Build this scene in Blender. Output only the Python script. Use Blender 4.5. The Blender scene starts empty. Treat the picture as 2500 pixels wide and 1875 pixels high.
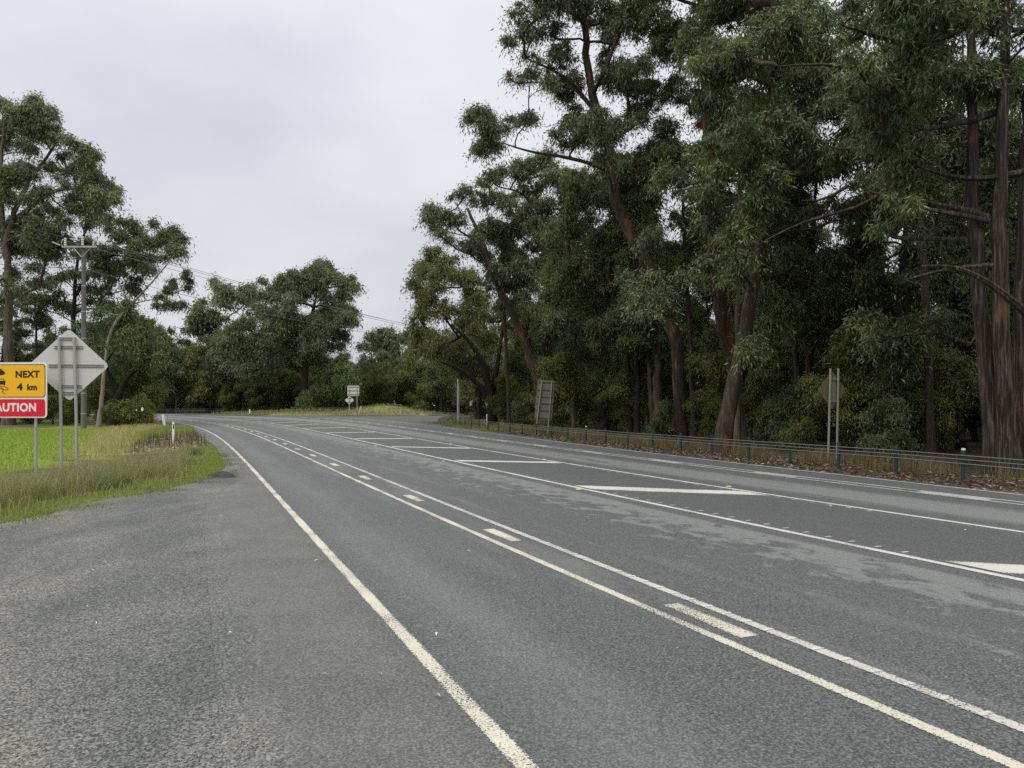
import bpy, math, random
import numpy as np
from mathutils import Vector, Matrix

# ------------------------------------------------------------------ camera, sky, sun, exposure
S = bpy.context.scene
COL = S.collection
F, HZ, CX, EYE = 1850.0, 990.0, 1250.0, 1.9        # photo geometry (2500 px wide): focal px, horizon row, centre column, eye height
R = math.radians
cam_d = bpy.data.cameras.new('camera')
cam = bpy.data.objects.new('camera', cam_d); COL.objects.link(cam)
cam.location = (0, 0, EYE); cam.rotation_euler = (R(90), 0, 0)
cam_d.sensor_width = 36; cam_d.lens = F / 2500 * 36; cam_d.shift_y = (HZ - 937.5) / 2500
cam_d.clip_end = 3000; cam_d.clip_start = 0.05
S.camera = cam
SUN_EL, SUN_AZ = 58, 215                           # degrees; azimuth clockwise from +Y
w = bpy.data.worlds.new('World'); S.world = w; w.use_nodes = True
nt = w.node_tree; nt.nodes.clear()
def N(nt, t, **kw):
    n = nt.nodes.new(t)
    for k, v in kw.items(): setattr(n, k, v)
    return n
out = N(nt, 'ShaderNodeOutputWorld'); bg = N(nt, 'ShaderNodeBackground'); bg.inputs['Strength'].default_value = 0.1
sky = N(nt, 'ShaderNodeTexSky'); sky.sky_type = 'NISHITA'; sky.sun_disc = False
sky.sun_elevation = R(SUN_EL); sky.sun_rotation = R(SUN_AZ); sky.dust_density = 3
tc = N(nt, 'ShaderNodeTexCoord'); sep = N(nt, 'ShaderNodeSeparateXYZ')
nt.links.new(tc.outputs['Generated'], sep.inputs[0])
mp = N(nt, 'ShaderNodeMapping'); mp.inputs['Scale'].default_value = (1.0, 1.0, 2.2)
nt.links.new(tc.outputs['Generated'], mp.inputs[0])
no = N(nt, 'ShaderNodeTexNoise'); no.inputs['Scale'].default_value = 2.3; no.inputs['Detail'].default_value = 4; no.inputs['Roughness'].default_value = .45
nt.links.new(mp.outputs[0], no.inputs['Vector'])
cr = N(nt, 'ShaderNodeValToRGB')
cr.color_ramp.elements[0].position = .32; cr.color_ramp.elements[0].color = (.585, .59, .665, 1)
cr.color_ramp.elements[1].position = .68; cr.color_ramp.elements[1].color = (.80, .81, .85, 1)
nt.links.new(no.outputs['Fac'], cr.inputs[0])
pw = N(nt, 'ShaderNodeMath', operation='POWER'); pw.use_clamp = True; pw.inputs[1].default_value = 2.4; nt.links.new(sep.outputs[2], pw.inputs[0])
el = N(nt, 'ShaderNodeMapRange'); el.inputs[1].default_value = 0; el.inputs[2].default_value = 1; el.inputs[3].default_value = 9.9; el.inputs[4].default_value = 27   # overcast: brightest overhead
nt.links.new(pw.outputs[0], el.inputs[0])
vm = N(nt, 'ShaderNodeVectorMath', operation='SCALE')
tint = N(nt, 'ShaderNodeMix', data_type='RGBA'); tint.inputs[7].default_value = (.735, .72, .675, 1)
tf = N(nt, 'ShaderNodeMapRange'); tf.inputs[1].default_value = .4; tf.inputs[2].default_value = .75; nt.links.new(sep.outputs[2], tf.inputs[0])
nt.links.new(tf.outputs[0], tint.inputs[0]); nt.links.new(cr.outputs[0], tint.inputs[6]); nt.links.new(tint.outputs[2], vm.inputs[0]); nt.links.new(el.outputs[0], vm.inputs['Scale'])
mx = N(nt, 'ShaderNodeMix', data_type='RGBA'); mx.inputs['Factor'].default_value = .94
nt.links.new(sky.outputs[0], mx.inputs[6]); nt.links.new(vm.outputs[0], mx.inputs[7])
nt.links.new(mx.outputs[2], bg.inputs[0]); nt.links.new(bg.outputs[0], out.inputs[0])
sun_d = bpy.data.lights.new('sun', 'SUN'); sun_d.energy = 1.4; sun_d.angle = R(25); sun_d.color = (1, .97, .92)
sun = bpy.data.objects.new('sun', sun_d); COL.objects.link(sun)
d = Vector((math.sin(R(SUN_AZ)) * math.cos(R(SUN_EL)), math.cos(R(SUN_AZ)) * math.cos(R(SUN_EL)), math.sin(R(SUN_EL))))
sun.rotation_euler = (-d).to_track_quat('-Z', 'Y').to_euler()
vs = S.view_settings; vs.view_transform = 'Standard'; vs.look = 'None'; vs.gamma = 1; vs.use_curve_mapping = False; vs.exposure = 0.0
S.cycles.max_bounces = 6; S.cycles.diffuse_bounces = 3; S.cycles.glossy_bounces = 2; S.cycles.transmission_bounces = 3
S.cycles.volume_bounces = 0; S.cycles.transparent_max_bounces = 4; S.cycles.use_denoising = False

# ------------------------------------------------------------------ helpers
rng = np.random.default_rng(7); rnd = random.Random(5)
def P(px, py, D):                 # a pixel of the photo (2500 px wide) at depth D -> place
    return np.array([(px - CX) / F * D, D, EYE + (HZ - py) / F * D])
def PG(px, py):                   # a pixel on the ground
    D = EYE * F / (py - HZ); return np.array([(px - CX) / F * D, D])
KD = 2500 / 2212.0                # display pixels -> photo pixels

def mesh_obj(name, verts, faces, mat, parent=None, smooth=False, col=None, uv=None, off=None):
    me = bpy.data.meshes.new(name)
    v = np.asarray(verts, np.float32).reshape(-1, 3)
    if off is not None: v = v - np.asarray(off, np.float32)
    if isinstance(faces, np.ndarray):
        k = faces.shape[1]; nf = len(faces)
        me.vertices.add(len(v)); me.vertices.foreach_set('co', v.ravel())
        me.loops.add(nf * k); me.loops.foreach_set('vertex_index', faces.astype(np.int32).ravel())
        me.polygons.add(nf); me.polygons.foreach_set('loop_start', np.arange(nf, dtype=np.int32) * k)
        try: me.polygons.foreach_set('loop_total', np.full(nf, k, np.int32))
        except Exception: pass
    else:
        me.from_pydata(v.tolist(), [], faces)
    if col is not None:
        a = me.color_attributes.new('Col', 'FLOAT_COLOR', 'POINT')
        c = np.ones((len(v), 4), np.float32); c[:, :3] = col; a.data.foreach_set('color', c.ravel())
    if uv is not None:
        l = me.uv_layers.new(name='UVMap'); idx = np.empty(len(me.loops), np.int32); me.loops.foreach_get('vertex_index', idx)
        l.data.foreach_set('uv', np.asarray(uv, np.float32)[idx].ravel())
    me.polygons.foreach_set('use_smooth', np.full(len(me.polygons), smooth, bool))
    me.update(); me.validate()
    if mat: me.materials.append(mat)
    o = bpy.data.objects.new(name, me); COL.objects.link(o)
    if parent: o.parent = parent
    return o
def tag(o, label=None, cat=None, group=None, kind=None):
    if label: o['label'] = label
    if cat: o['category'] = cat
    if group: o['group'] = group
    if kind: o['kind'] = kind
    return o
def empty(name, loc, label, cat, group=None, rz=0):
    o = bpy.data.objects.new(name, None); COL.objects.link(o); o.location = loc; o.rotation_euler = (0, 0, rz)
    o.empty_display_size = .3
    return tag(o, label, cat, group)
def copy_tree(src, loc, rz=0, sc=1.0, label=None, group=None, sz=None):
    r = src.copy(); COL.objects.link(r); r.location = loc; r.rotation_euler = (0, 0, rz); r.scale = (sc, sc, sz or sc)
    if label: r['label'] = label
    if group: r['group'] = group
    for c in list(src.children):
        q = c.copy(); COL.objects.link(q); q.parent = r
        for g in c.children:
            h = g.copy(); COL.objects.link(h); h.parent = q
    return r

class MB:
    def __init__(s): s.v = []; s.f = []
    def add(s, v, f):
        n = len(s.v); s.v += [tuple(map(float, p)) for p in v]; s.f += [[n + i for i in q] for q in f]
    def box(s, c, sz, M=None):
        x, y, z = [k / 2 for k in sz]
        v = [Vector((a * x, b * y, e * z)) for a in (-1, 1) for b in (-1, 1) for e in (-1, 1)]
        if M is not None: v = [M @ p for p in v]
        s.add([p + Vector(c) for p in v], [(0, 1, 3, 2), (4, 6, 7, 5), (0, 4, 5, 1), (2, 3, 7, 6), (0, 2, 6, 4), (1, 5, 7, 3)])
    def tube(s, pts, rad, n=8, caps=True):
        v, f = tube_np(np.array(pts, float), np.array(rad if hasattr(rad, '__len__') else [rad] * len(pts), float), n)
        b = len(s.v); s.v += [tuple(p) for p in v.tolist()]; s.f += [[b + i for i in q] for q in f.tolist()]
        if caps:
            s.f.append([b + i for i in range(n)][::-1]); s.f.append([b + len(v) - n + i for i in range(n)])
    def plate(s, outline, y0, y1):           # outline in x,z; extruded in y
        n = len(outline); v = [(x, y0, z) for x, z in outline] + [(x, y1, z) for x, z in outline]
        f = [list(range(n)), list(range(2 * n - 1, n - 1, -1))] + [[i, n + i, n + (i + 1) % n, (i + 1) % n] for i in range(n)]
        s.add(v, f)
    def build(s, name, mat, parent=None, smooth=False): return mesh_obj(name, s.v, s.f, mat, parent, smooth)
def round_poly(pts, r, k=5):
    o = []
    n = len(pts)
    for i in range(n):
        p = np.array(pts[i], float); a = np.array(pts[i - 1], float) - p; b = np.array(pts[(i + 1) % n], float) - p
        a /= np.linalg.norm(a); b /= np.linalg.norm(b)
        ang = math.acos(np.clip(a @ b, -1, 1)); t = r / math.tan(ang / 2)
        p0, p1 = p + a * t, p + b * t
        for j in range(k + 1):
            u = j / k; o.append(tuple((1 - u) ** 2 * p0 + 2 * u * (1 - u) * p + u * u * p1))
    return o
def rect(cx, cz, w_, h_): return [(cx - w_ / 2, cz - h_ / 2), (cx + w_ / 2, cz - h_ / 2), (cx + w_ / 2, cz + h_ / 2), (cx - w_ / 2, cz + h_ / 2)]

def tube_np(p, r, n, flute=None):
    m = len(p); t = np.gradient(p, axis=0); t /= np.linalg.norm(t, axis=1)[:, None] + 1e-9
    ref = np.array([0, 0, 1.]) if abs(t[0, 2]) < .8 else np.array([1., 0, 0])
    a = np.cross(t, ref); a /= np.linalg.norm(a, axis=1)[:, None] + 1e-9
    b = np.cross(t, a)
    th = np.arange(n) / n * 2 * np.pi
    rr = np.repeat(r[:, None], n, 1)
    if flute is not None: rr = rr * flute(th, p[:, 2])
    v = p[:, None] + rr[..., None] * (np.cos(th)[None, :, None] * a[:, None] + np.sin(th)[None, :, None] * b[:, None])
    i = np.arange(m - 1)[:, None] * n; j = np.arange(n)[None]; k = (j + 1) % n
    f = np.stack([i + j, i + k, i + n + k, i + n + j], -1).reshape(-1, 4)
    return v.reshape(-1, 3), f
def vnoise(x, y, seed=0, scale=1.0):                 # smooth value noise, numpy
    x = np.asarray(x, float) / scale; y = np.asarray(y, float) / scale
    xi = np.floor(x).astype(np.int64); yi = np.floor(y).astype(np.int64); fx = x - xi; fy = y - yi
    fx = fx * fx * (3 - 2 * fx); fy = fy * fy * (3 - 2 * fy)
    def h(a, b):
        k = (a * 374761393 + b * 668265263 + seed * 1442695041) & 0x7fffffff
        k = ((k ^ (k >> 13)) * 1274126177) & 0x7fffffff
        return ((k ^ (k >> 16)) & 0xffff) / 65535.0
    return (h(xi, yi) * (1 - fx) + h(xi + 1, yi) * fx) * (1 - fy) + (h(xi, yi + 1) * (1 - fx) + h(xi + 1, yi + 1) * fx) * fy
def inpoly(x, y, poly):
    x = np.asarray(x); y = np.asarray(y); r = np.zeros(x.shape, bool); n = len(poly)
    for i in range(n):
        x0, y0 = poly[i - 1]; x1, y1 = poly[i]
        if y0 == y1: continue
        c = ((y0 > y) != (y1 > y)) & (x < (x1 - x0) * (y - y0) / (y1 - y0) + x0); r ^= c
    return r

# ------------------------------------------------------------------ materials
def new_mat(name):
    m = bpy.data.materials.new(name); m.use_nodes = True; nt = m.node_tree
    return m, nt, nt.nodes['Principled BSDF']
def noise(nt, scale, detail=3, rough=.5, vec=None, mapping=None, dist=0):
    n = N(nt, 'ShaderNodeTexNoise'); n.inputs['Scale'].default_value = scale; n.inputs['Detail'].default_value = detail; n.inputs['Roughness'].default_value = rough
    n.inputs['Distortion'].default_value = dist
    if vec is not None:
        if mapping:
            mp = N(nt, 'ShaderNodeMapping'); mp.inputs['Scale'].default_value = mapping
            nt.links.new(vec, mp.inputs[0]); vec = mp.outputs[0]
        nt.links.new(vec, n.inputs['Vector'])
    return n.outputs['Fac']
def ramp(nt, fac, stops, interp='LINEAR'):
    r = N(nt, 'ShaderNodeValToRGB'); r.color_ramp.interpolation = interp
    e = r.color_ramp.elements
    while len(e) < len(stops): e.new(.5)
    for k, (p, c) in enumerate(stops):
        e[k].position = p; e[k].color = (c, c, c, 1) if not hasattr(c, '__len__') else (*c, 1)
    nt.links.new(fac, r.inputs[0]); return r.outputs[0]
def mix(nt, fac, a, b, mode='MIX'):
    m = N(nt, 'ShaderNodeMix', data_type='RGBA', blend_type=mode)
    for i, s in ((0, fac), (6, a), (7, b)):
        if isinstance(s, (int, float)): m.inputs[i].default_value = s
        elif hasattr(s, '__len__'): m.inputs[i].default_value = (*s, 1)
        else: nt.links.new(s, m.inputs[i])
    return m.outputs[2]
def math_(nt, op, a, b=None, clamp=False):
    m = N(nt, 'ShaderNodeMath', operation=op); m.use_clamp = clamp
    for i, s in enumerate((a, b)):
        if s is None: continue
        if isinstance(s, (int, float)): m.inputs[i].default_value = s
        else: nt.links.new(s, m.inputs[i])
    return m.outputs[0]
def bump(nt, h, strength, dist, bsdf):
    b = N(nt, 'ShaderNodeBump'); b.inputs['Strength'].default_value = strength; b.inputs['Distance'].default_value = dist
    nt.links.new(h, b.inputs['Height']); nt.links.new(b.outputs[0], bsdf.inputs['Normal'])
def coord(nt, k='Object'): return N(nt, 'ShaderNodeTexCoord').outputs[k]

def plain(name, c, rough=.5, metal=0, var=.12, scale=6):
    m, nt, b = new_mat(name); co = coord(nt)
    f = noise(nt, scale, 4, .6, co)
    nt.links.new(mix(nt, f, tuple(x * (1 - var) for x in c), tuple(x * (1 + var) for x in c)), b.inputs['Base Color'])
    b.inputs['Roughness'].default_value = rough; b.inputs['Metallic'].default_value = metal
    return m
def leaf_mat(name, trans=.22, rough=.46):
    m, nt, b = new_mat(name)
    a = N(nt, 'ShaderNodeAttribute'); a.attribute_name = 'Col'
    nt.links.new(a.outputs['Color'], b.inputs['Base Color']); b.inputs['Roughness'].default_value = rough
    b.inputs['Specular IOR Level'].default_value = .5
    t = N(nt, 'ShaderNodeBsdfTranslucent'); nt.links.new(mix(nt, 1.0, a.outputs['Color'], (1.3, 1.5, .7), 'MULTIPLY'), t.inputs[0])
    s = N(nt, 'ShaderNodeMixShader'); s.inputs[0].default_value = trans
    nt.links.new(b.outputs[0], s.inputs[1]); nt.links.new(t.outputs[0], s.inputs[2])
    nt.links.new(s.outputs[0], nt.nodes['Material Output'].inputs[0])
    return m
def bark_mat(name, c0, c1, c2=None, peel=.62, sc=(14, 14, 1.1), bs=.6):
    m, nt, b = new_mat(name); co = coord(nt)
    f = noise(nt, 1.0, 6, .65, co, sc, .4)
    c = ramp(nt, f, [(.3, tuple(x * .45 for x in c0)), (.47, c0), (.68, c1)])
    if c2:
        g = noise(nt, 1.0, 3, .5, co, (2.2, 2.2, .45), .3)
        c = mix(nt, ramp(nt, g, [(peel, 0), (peel + .05, 1)]), c, c2)
    g2 = noise(nt, 1.0, 4, .6, co, (3, 3, .8))
    c = mix(nt, ramp(nt, g2, [(.35, .0), (.7, .6)]), c, tuple(x * .5 for x in c0))
    nt.links.new(c, b.inputs['Base Color']); b.inputs['Roughness'].default_value = .85; b.inputs['Specular IOR Level'].default_value = .25
    bump(nt, f, bs, .06, b)
    return m
def grass_mat(name):
    m = leaf_mat(name, .35, .6); return m

M = {}
M['leaf'] = leaf_mat('eucalypt_leaf'); M['leaf2'] = leaf_mat('wattle_leaf', .22, .5)
M['grass'] = grass_mat('grass_blades'); M['litter'] = leaf_mat('dry_leaf_litter', .1, .7)
M['bark_dark'] = bark_mat('dark_bark', (.022, .019, .017), (.052, .046, .041))
M['bark_red'] = bark_mat('stringy_red_bark', (.050, .034, .026), (.13, .098, .078), (.21, .088, .046), .59)
M['bark_pale'] = bark_mat('pale_smooth_bark', (.27, .24, .19), (.46, .42, .35), (.20, .13, .08), .62, (5, 5, .8), .2)
M['bark_tan'] = bark_mat('tan_bark', (.10, .08, .055), (.20, .165, .115), None, .6, (10, 10, .9), .4)
M['bark_big'] = bark_mat('thick_fibrous_bark', (.036, .027, .022), (.185, .155, .132), (.17, .078, .044), .66, (18, 18, .9), 1.0)

def chip_nodes(nt, co):
    vo = N(nt, 'ShaderNodeTexVoronoi'); vo.inputs['Scale'].default_value = 64; nt.links.new(co, vo.inputs['Vector'])
    fine = noise(nt, 60, 2, .8, co); big = noise(nt, .5, 4, .6, co, (1, .55, 1), .5)
    tone = ramp(nt, big, [(.36, (.125, .138, .135)), (.5, (.18, .184, .178)), (.64, (.25, .24, .222))])
    sp = ramp(nt, vo.outputs['Color'], [(0, .35), (.5, .9), (.9, 1.45), (1, 2.3)])
    c = mix(nt, 1.0, tone, sp, 'MULTIPLY')
    c = mix(nt, ramp(nt, fine, [(.41, .92), (.5, .0)]), c, (.022, .024, .023))
    h = math_(nt, 'ADD', math_(nt, 'MULTIPLY', fine, .8), math_(nt, 'SUBTRACT', 1.0, vo.outputs['Distance']))
    return c, h
def asphalt():
    m, nt, b = new_mat('asphalt'); co = coord(nt); uv = coord(nt, 'UV')
    su = N(nt, 'ShaderNodeSeparateXYZ'); nt.links.new(uv, su.inputs[0]); U, V = su.outputs[0], su.outputs[1]
    fine = noise(nt, 58, 2, .8, co)
    vo = N(nt, 'ShaderNodeTexVoronoi'); vo.inputs['Scale'].default_value = 64; nt.links.new(co, vo.inputs['Vector'])
    big = noise(nt, .35, 4, .55, co)
    c = ramp(nt, fine, [(.37, (.012, .015, .016)), (.5, (.063, .072, .074)), (.62, (.23, .246, .248))])
    c = mix(nt, .45, c, ramp(nt, vo.outputs['Color'], [(0, (.028, .032, .033)), (.55, (.080, .090, .093)), (.93, (.16, .172, .175)), (1, (.55, .55, .54))]))
    c = mix(nt, ramp(nt, big, [(.35, 0), (.7, .3)]), c, (.118, .13, .134))
    def window(v0, v1, soft):                     # wheel paths: bands across the lane
        a = N(nt, 'ShaderNodeMapRange'); a.inputs[1].default_value = v0; a.inputs[2].default_value = v0 + soft; nt.links.new(V, a.inputs[0])
        e = N(nt, 'ShaderNodeMapRange'); e.inputs[1].default_value = v1; e.inputs[2].default_value = v1 - soft; nt.links.new(V, e.inputs[0])
        return math_(nt, 'MULTIPLY', a.outputs[0], e.outputs[0])
    st = noise(nt, 1.0, 7, .66, uv, (1.5, 2.6, 1), .5)
    st2 = noise(nt, 1.0, 5, .6, uv, (.16, 1.6, 1), .4)
    pol = ramp(nt, math_(nt, 'ADD', st, math_(nt, 'MULTIPLY', math_(nt, 'SUBTRACT', V, 2.45), .13)), [(.46, 0), (.545, 1)])
    p1 = math_(nt, 'MULTIPLY', window(1.0, 3.38, .12), pol)
    p2 = math_(nt, 'MULTIPLY', window(7.4, 9.3, .45), ramp(nt, st2, [(.34, 0), (.40, 1)]))
    p3 = math_(nt, 'MULTIPLY', window(-2.75, -1.55, .8), ramp(nt, st2, [(.32, .15), (.6, .8)]))
    p4 = math_(nt, 'MULTIPLY', window(-1.6, 1.8, .6), ramp(nt, st2, [(.5, 0), (.66, .5)]))
    pp = math_(nt, 'ADD', math_(nt, 'ADD', p1, p2), math_(nt, 'ADD', p3, p4), True)
    lite = ramp(nt, fine, [(.3, (.12, .13, .13)), (.5, (.20, .215, .213)), (.7, (.29, .305, .30))])
    c = mix(nt, math_(nt, 'MULTIPLY', pp, .72), c, lite)
    md = math_(nt, 'MULTIPLY', window(3.9, 6.6, .1), .22)
    c = mix(nt, md, c, (.058, .062, .064))
    # left paved shoulder: browner, stained, fraying into the coarse chip seal
    wob = math_(nt, 'ADD', V, math_(nt, 'MULTIPLY', noise(nt, 1.3, 5, .65, co), .9))
    sh = N(nt, 'ShaderNodeMapRange'); sh.inputs[1].default_value = -2.80; sh.inputs[2].default_value = -3.05; nt.links.new(V, sh.inputs[0])
    stain = mix(nt, ramp(nt, noise(nt, .9, 5, .6, co), [(.35, 0), (.68, 1)]), (.10, .103, .102), (.19, .188, .18))
    stain = mix(nt, ramp(nt, noise(nt, .8, 3, .6, co, (1, 1.3, 1)), [(.60, 0), (.66, .4)]), stain, (.235, .225, .165))
    stain = mix(nt, .55, stain, ramp(nt, fine, [(.36, (.022, .022, .022)), (.5, (.10, .099, .095)), (.64, (.26, .255, .24))]))
    c = mix(nt, math_(nt, 'MULTIPLY', sh.outputs[0], .75), c, stain)
    cc, ch = chip_nodes(nt, co)
    fr = N(nt, 'ShaderNodeMapRange'); fr.inputs[1].default_value = -3.05; fr.inputs[2].default_value = -3.35; nt.links.new(wob, fr.inputs[0])
    c = mix(nt, fr.outputs[0], c, cc)
    nt.links.new(c, b.inputs['Base Color'])
    b.inputs['Roughness'].default_value = .62; b.inputs['Specular IOR Level'].default_value = .35
    bump(nt, math_(nt, 'ADD', fine, vo.outputs['Distance']), .7, .006, b)
    return m
M['asphalt'] = asphalt()
def chipseal():
    m, nt, b = new_mat('coarse_chip_seal'); co = coord(nt); c, h = chip_nodes(nt, co)
    nt.links.new(c, b.inputs['Base Color']); b.inputs['Roughness'].default_value = .75; b.inputs['Specular IOR Level'].default_value = .3
    bump(nt, h, .6, .008, b)
    return m
M['chip'] = chipseal()
def paint(name, c, wear=.40):
    m, nt, b = new_mat(name); co = coord(nt); uv = coord(nt, 'UV')
    f = noise(nt, 55, 3, .75, co); g = noise(nt, 1.1, 3, .6, co); h = noise(nt, 70, 3, .7, co); g3 = noise(nt, .5, 3, .5, co)
    sp = N(nt, 'ShaderNodeSeparateXYZ'); nt.links.new(uv, sp.inputs[0])
    e = math_(nt, 'POWER', math_(nt, 'ABSOLUTE', math_(nt, 'SUBTRACT', math_(nt, 'MULTIPLY', sp.outputs[1], 2.0), 1.0)), 5.0)   # ragged edges
    k = math_(nt, 'ADD', math_(nt, 'MULTIPLY', f, .75), math_(nt, 'MULTIPLY', g, .35))
    k = math_(nt, 'SUBTRACT', k, math_(nt, 'MULTIPLY', e, .2))
    cc = mix(nt, ramp(nt, h, [(.3, 0), (.7, 1)]), tuple(x * .66 for x in c), c)
    cc = mix(nt, ramp(nt, g3, [(.4, 0), (.62, .4)]), cc, (.5, .47, .41))
    a = ramp(nt, k, [(wear - .02, 0), (wear + .05, 1)])
    nt.links.new(cc, b.inputs['Base Color']); b.inputs['Roughness'].default_value = .65
    t = N(nt, 'ShaderNodeBsdfTransparent'); s_ = N(nt, 'ShaderNodeMixShader'); nt.links.new(a, s_.inputs[0])
    nt.links.new(t.outputs[0], s_.inputs[1]); nt.links.new(b.outputs[0], s_.inputs[2]); nt.links.new(s_.outputs[0], nt.nodes['Material Output'].inputs[0])
    bump(nt, f, .5, .004, b)
    return m
M['rib_line'] = paint('worn_ribbed_road_paint', (.60, .60, .56), .465)
M['white_line'] = paint('white_road_paint', (.70, .69, .64), .445)
M['cream_line'] = paint('cream_worn_road_paint', (.69, .66, .55), .47)
M['far_line'] = paint('faded_road_paint', (.56, .57, .56), .46)
M['metal'] = plain('galvanised_steel', (.42, .43, .43), .45, .6)
M['post_metal'] = plain('dull_grey_steel_post', (.40, .41, .40), .5, .2)
M['sign_back'] = plain('weathered_aluminium_sign_back', (.60, .59, .555), .55, 0, .06, 2)
M['sign_back_dull'] = plain('grimy_sign_back', (.17, .17, .125), .7, 0, .15, 3)
M['sign_back_olive'] = plain('mossy_sign_back', (.11, .105, .035), .7, 0, .25, 3)
M['rail_metal'] = plain('dark_grey_bracket', (.20, .20, .215), .5, .3)  # darker grey steel for the brackets on the sign backs
M['yellow'] = plain('amber_sign_sheeting', (.93, .50, .002), .4, 0, .02)
M['red'] = plain('red_sign_sheeting', (.74, .004, .03), .35, 0, .03)
M['white'] = plain('white_sign_sheeting', (.80, .79, .77), .4, 0, .03)
M['black'] = plain('black_sign_film', (.018, .008, .006), .5, 0, .1)
M['plastic_white'] = plain('white_guide_post', (.78, .78, .76), .5, 0, .06)
M['green_steel'] = plain('dark_green_post_paint', (.008, .040, .040), .5, 0, .2)
M['cable'] = plain('wire_rope', (.16, .165, .16), .5, .5)
M['pole'] = plain('weathered_grey_pole', (.135, .13, .12), .8, 0, .2, 4)
M['concrete_pole'] = plain('pale_concrete_pole', (.30, .31, .30), .8, 0, .1, 3)
M['porcelain'] = plain('pale_insulator', (.55, .6, .6), .3, 0, .05)
M['teal'] = plain('teal_insulator', (.05, .16, .17), .4)
M['timber'] = plain('dark_weathered_timber', (.07, .06, .05), .9, 0, .3, 5)
M['stump'] = plain('bleached_wood', (.42, .34, .22), .9, 0, .25, 5)
M['rubble'] = plain('dark_bitumen_lump', (.06, .06, .058), .9, 0, .4, 9)
M['amber'] = plain('amber_reflector', (.50, .38, .22), .3)

# ------------------------------------------------------------------ road alignment (fitted to the photograph)
CP = [1.38656, 8.17232, .39951, -.110285, .394784, -.12467]
U0, U1, DU = -22.0, 260.0, .5
us = np.arange(U0, U1 + DU, DU)
def heading(u):
    x = np.minimum(u, 125.) / 100; t = CP[2] + CP[3] * x + CP[4] * x ** 2 + CP[5] * x ** 3
    k = (CP[3] + 2 * CP[4] * 1.25 + 3 * CP[5] * 1.25 ** 2) / 100
    return t + np.maximum(0, u - 125.) * k
_th = heading(np.maximum(us, -6)); _dx = -np.sin(_th); _dy = np.cos(_th)
CXY = np.c_[np.r_[0, np.cumsum((_dx[1:] + _dx[:-1]) / 2 * DU)], np.r_[0, np.cumsum((_dy[1:] + _dy[:-1]) / 2 * DU)]]
_i0 = np.argmin(abs(us)); CXY += np.array([CP[0], CP[1]]) - CXY[_i0]
NRM = np.c_[np.cos(_th), np.sin(_th)]           # to the right of travel
OFF = {'A': [1.884, -2.472, .074, -2.853], 'B': [-1.181, 2.491, -1.445, -.562], 'D': [-1.019, 4.776, -1.709, 3.774],
       'E': [-9.35, 15.445, -3.811, 6.968], 'F': [-5.037, 15.784, -3.206, 10.342], 'G': [-5.84, 16.712, -.024, 11.647], 'C': [0]}
ULIM = {'A': (-6, 105), 'B': (-6, 112), 'D': (-4, 104), 'E': (-2, 98), 'F': (0, 103), 'G': (2, 126), 'C': (-9, 200)}
def off(k, u):
    lo, hi = ULIM[k]; u = np.asarray(u, float); uc = np.clip(u, lo, hi)
    return np.polyval(OFF[k], uc / 100)
def RP(u, o):                                    # road coordinates -> x, y
    u = np.asarray(u, float); i = (u - U0) / DU; i0 = np.clip(np.floor(i).astype(int), 0, len(us) - 2); f = (i - i0)[..., None]
    c = CXY[i0] * (1 - f) + CXY[i0 + 1] * f; n = NRM[i0] * (1 - f) + NRM[i0 + 1] * f
    return c + n * np.asarray(o, float)[..., None]
def to_road(x, y):
    q = np.c_[np.ravel(x), np.ravel(y)]; U = np.empty(len(q)); O = np.empty(len(q))
    for a in range(0, len(q), 4000):
        b = q[a:a + 4000]; dd = ((CXY[None] - b[:, None]) ** 2).sum(2); i = dd.argmin(1)
        U[a:a + 4000] = us[i]; O[a:a + 4000] = ((b - CXY[i]) * NRM[i]).sum(1)
    return U.reshape(np.shape(x)), O.reshape(np.shape(x))
def left_edge(u): return off('A', u) - (1.45 - 1.0 / (1 + np.exp(-(np.asarray(u, float) - 11) / 1.2)))
def right_edge(u): return off('G', u) + .35 + .8 / (1 + np.exp(-(np.asarray(u) - 32) / 3))
VN = [('L', -3.9), ('A', -2.85), ('B', -.56), ('C', 0), ('D', 3.75), ('E', 6.85), ('F', 10.25), ('G', 11.7), ('R', 12.4)]
def offk(k, u): return left_edge(u) if k == 'L' else right_edge(u) if k == 'R' else off(k, u)
ug = np.r_[np.arange(-20, 60, .5), np.arange(60, 196, 1.0)]
rows, vv = [], []
for a in range(len(VN) - 1):
    for t in np.linspace(0, 1, 4, endpoint=False):
        rows.append(offk(VN[a][0], ug) * (1 - t) + offk(VN[a + 1][0], ug) * t); vv.append(VN[a][1] * (1 - t) + VN[a + 1][1] * t)
rows.append(offk('R', ug)); vv.append(VN[-1][1])
def sheet(name, ug, rows, z, mat, vv=None):
    g = np.stack([RP(ug, r) for r in rows], 1)          # nu, nv, 2
    nu, nv = g.shape[:2]; v = np.c_[g.reshape(-1, 2), np.full(nu * nv, z)]
    i = np.arange(nu - 1)[:, None] * nv + np.arange(nv - 1)[None]
    f = np.stack([i, i + 1, i + nv + 1, i + nv], -1).reshape(-1, 4)
    uv = None if vv is None else np.c_[np.repeat(ug, nv), np.tile(vv, nu)]
    return mesh_obj(name, v, f, mat, uv=uv)
tag(sheet('road', ug, rows, .012, M['asphalt'], vv), kind='structure')

# ground sheet with hollows and the far grassy mound
def gz(x, y):
    x = np.asarray(x, float); y = np.asarray(y, float)
    z = 1.75 * np.exp(-((x + 25) / 6.5) ** 2 - ((y - 152) / 6.5) ** 2) + .95 * np.exp(-((x + 41) / 13) ** 2 - ((y - 156) / 7.) ** 2)
    return z
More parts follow.
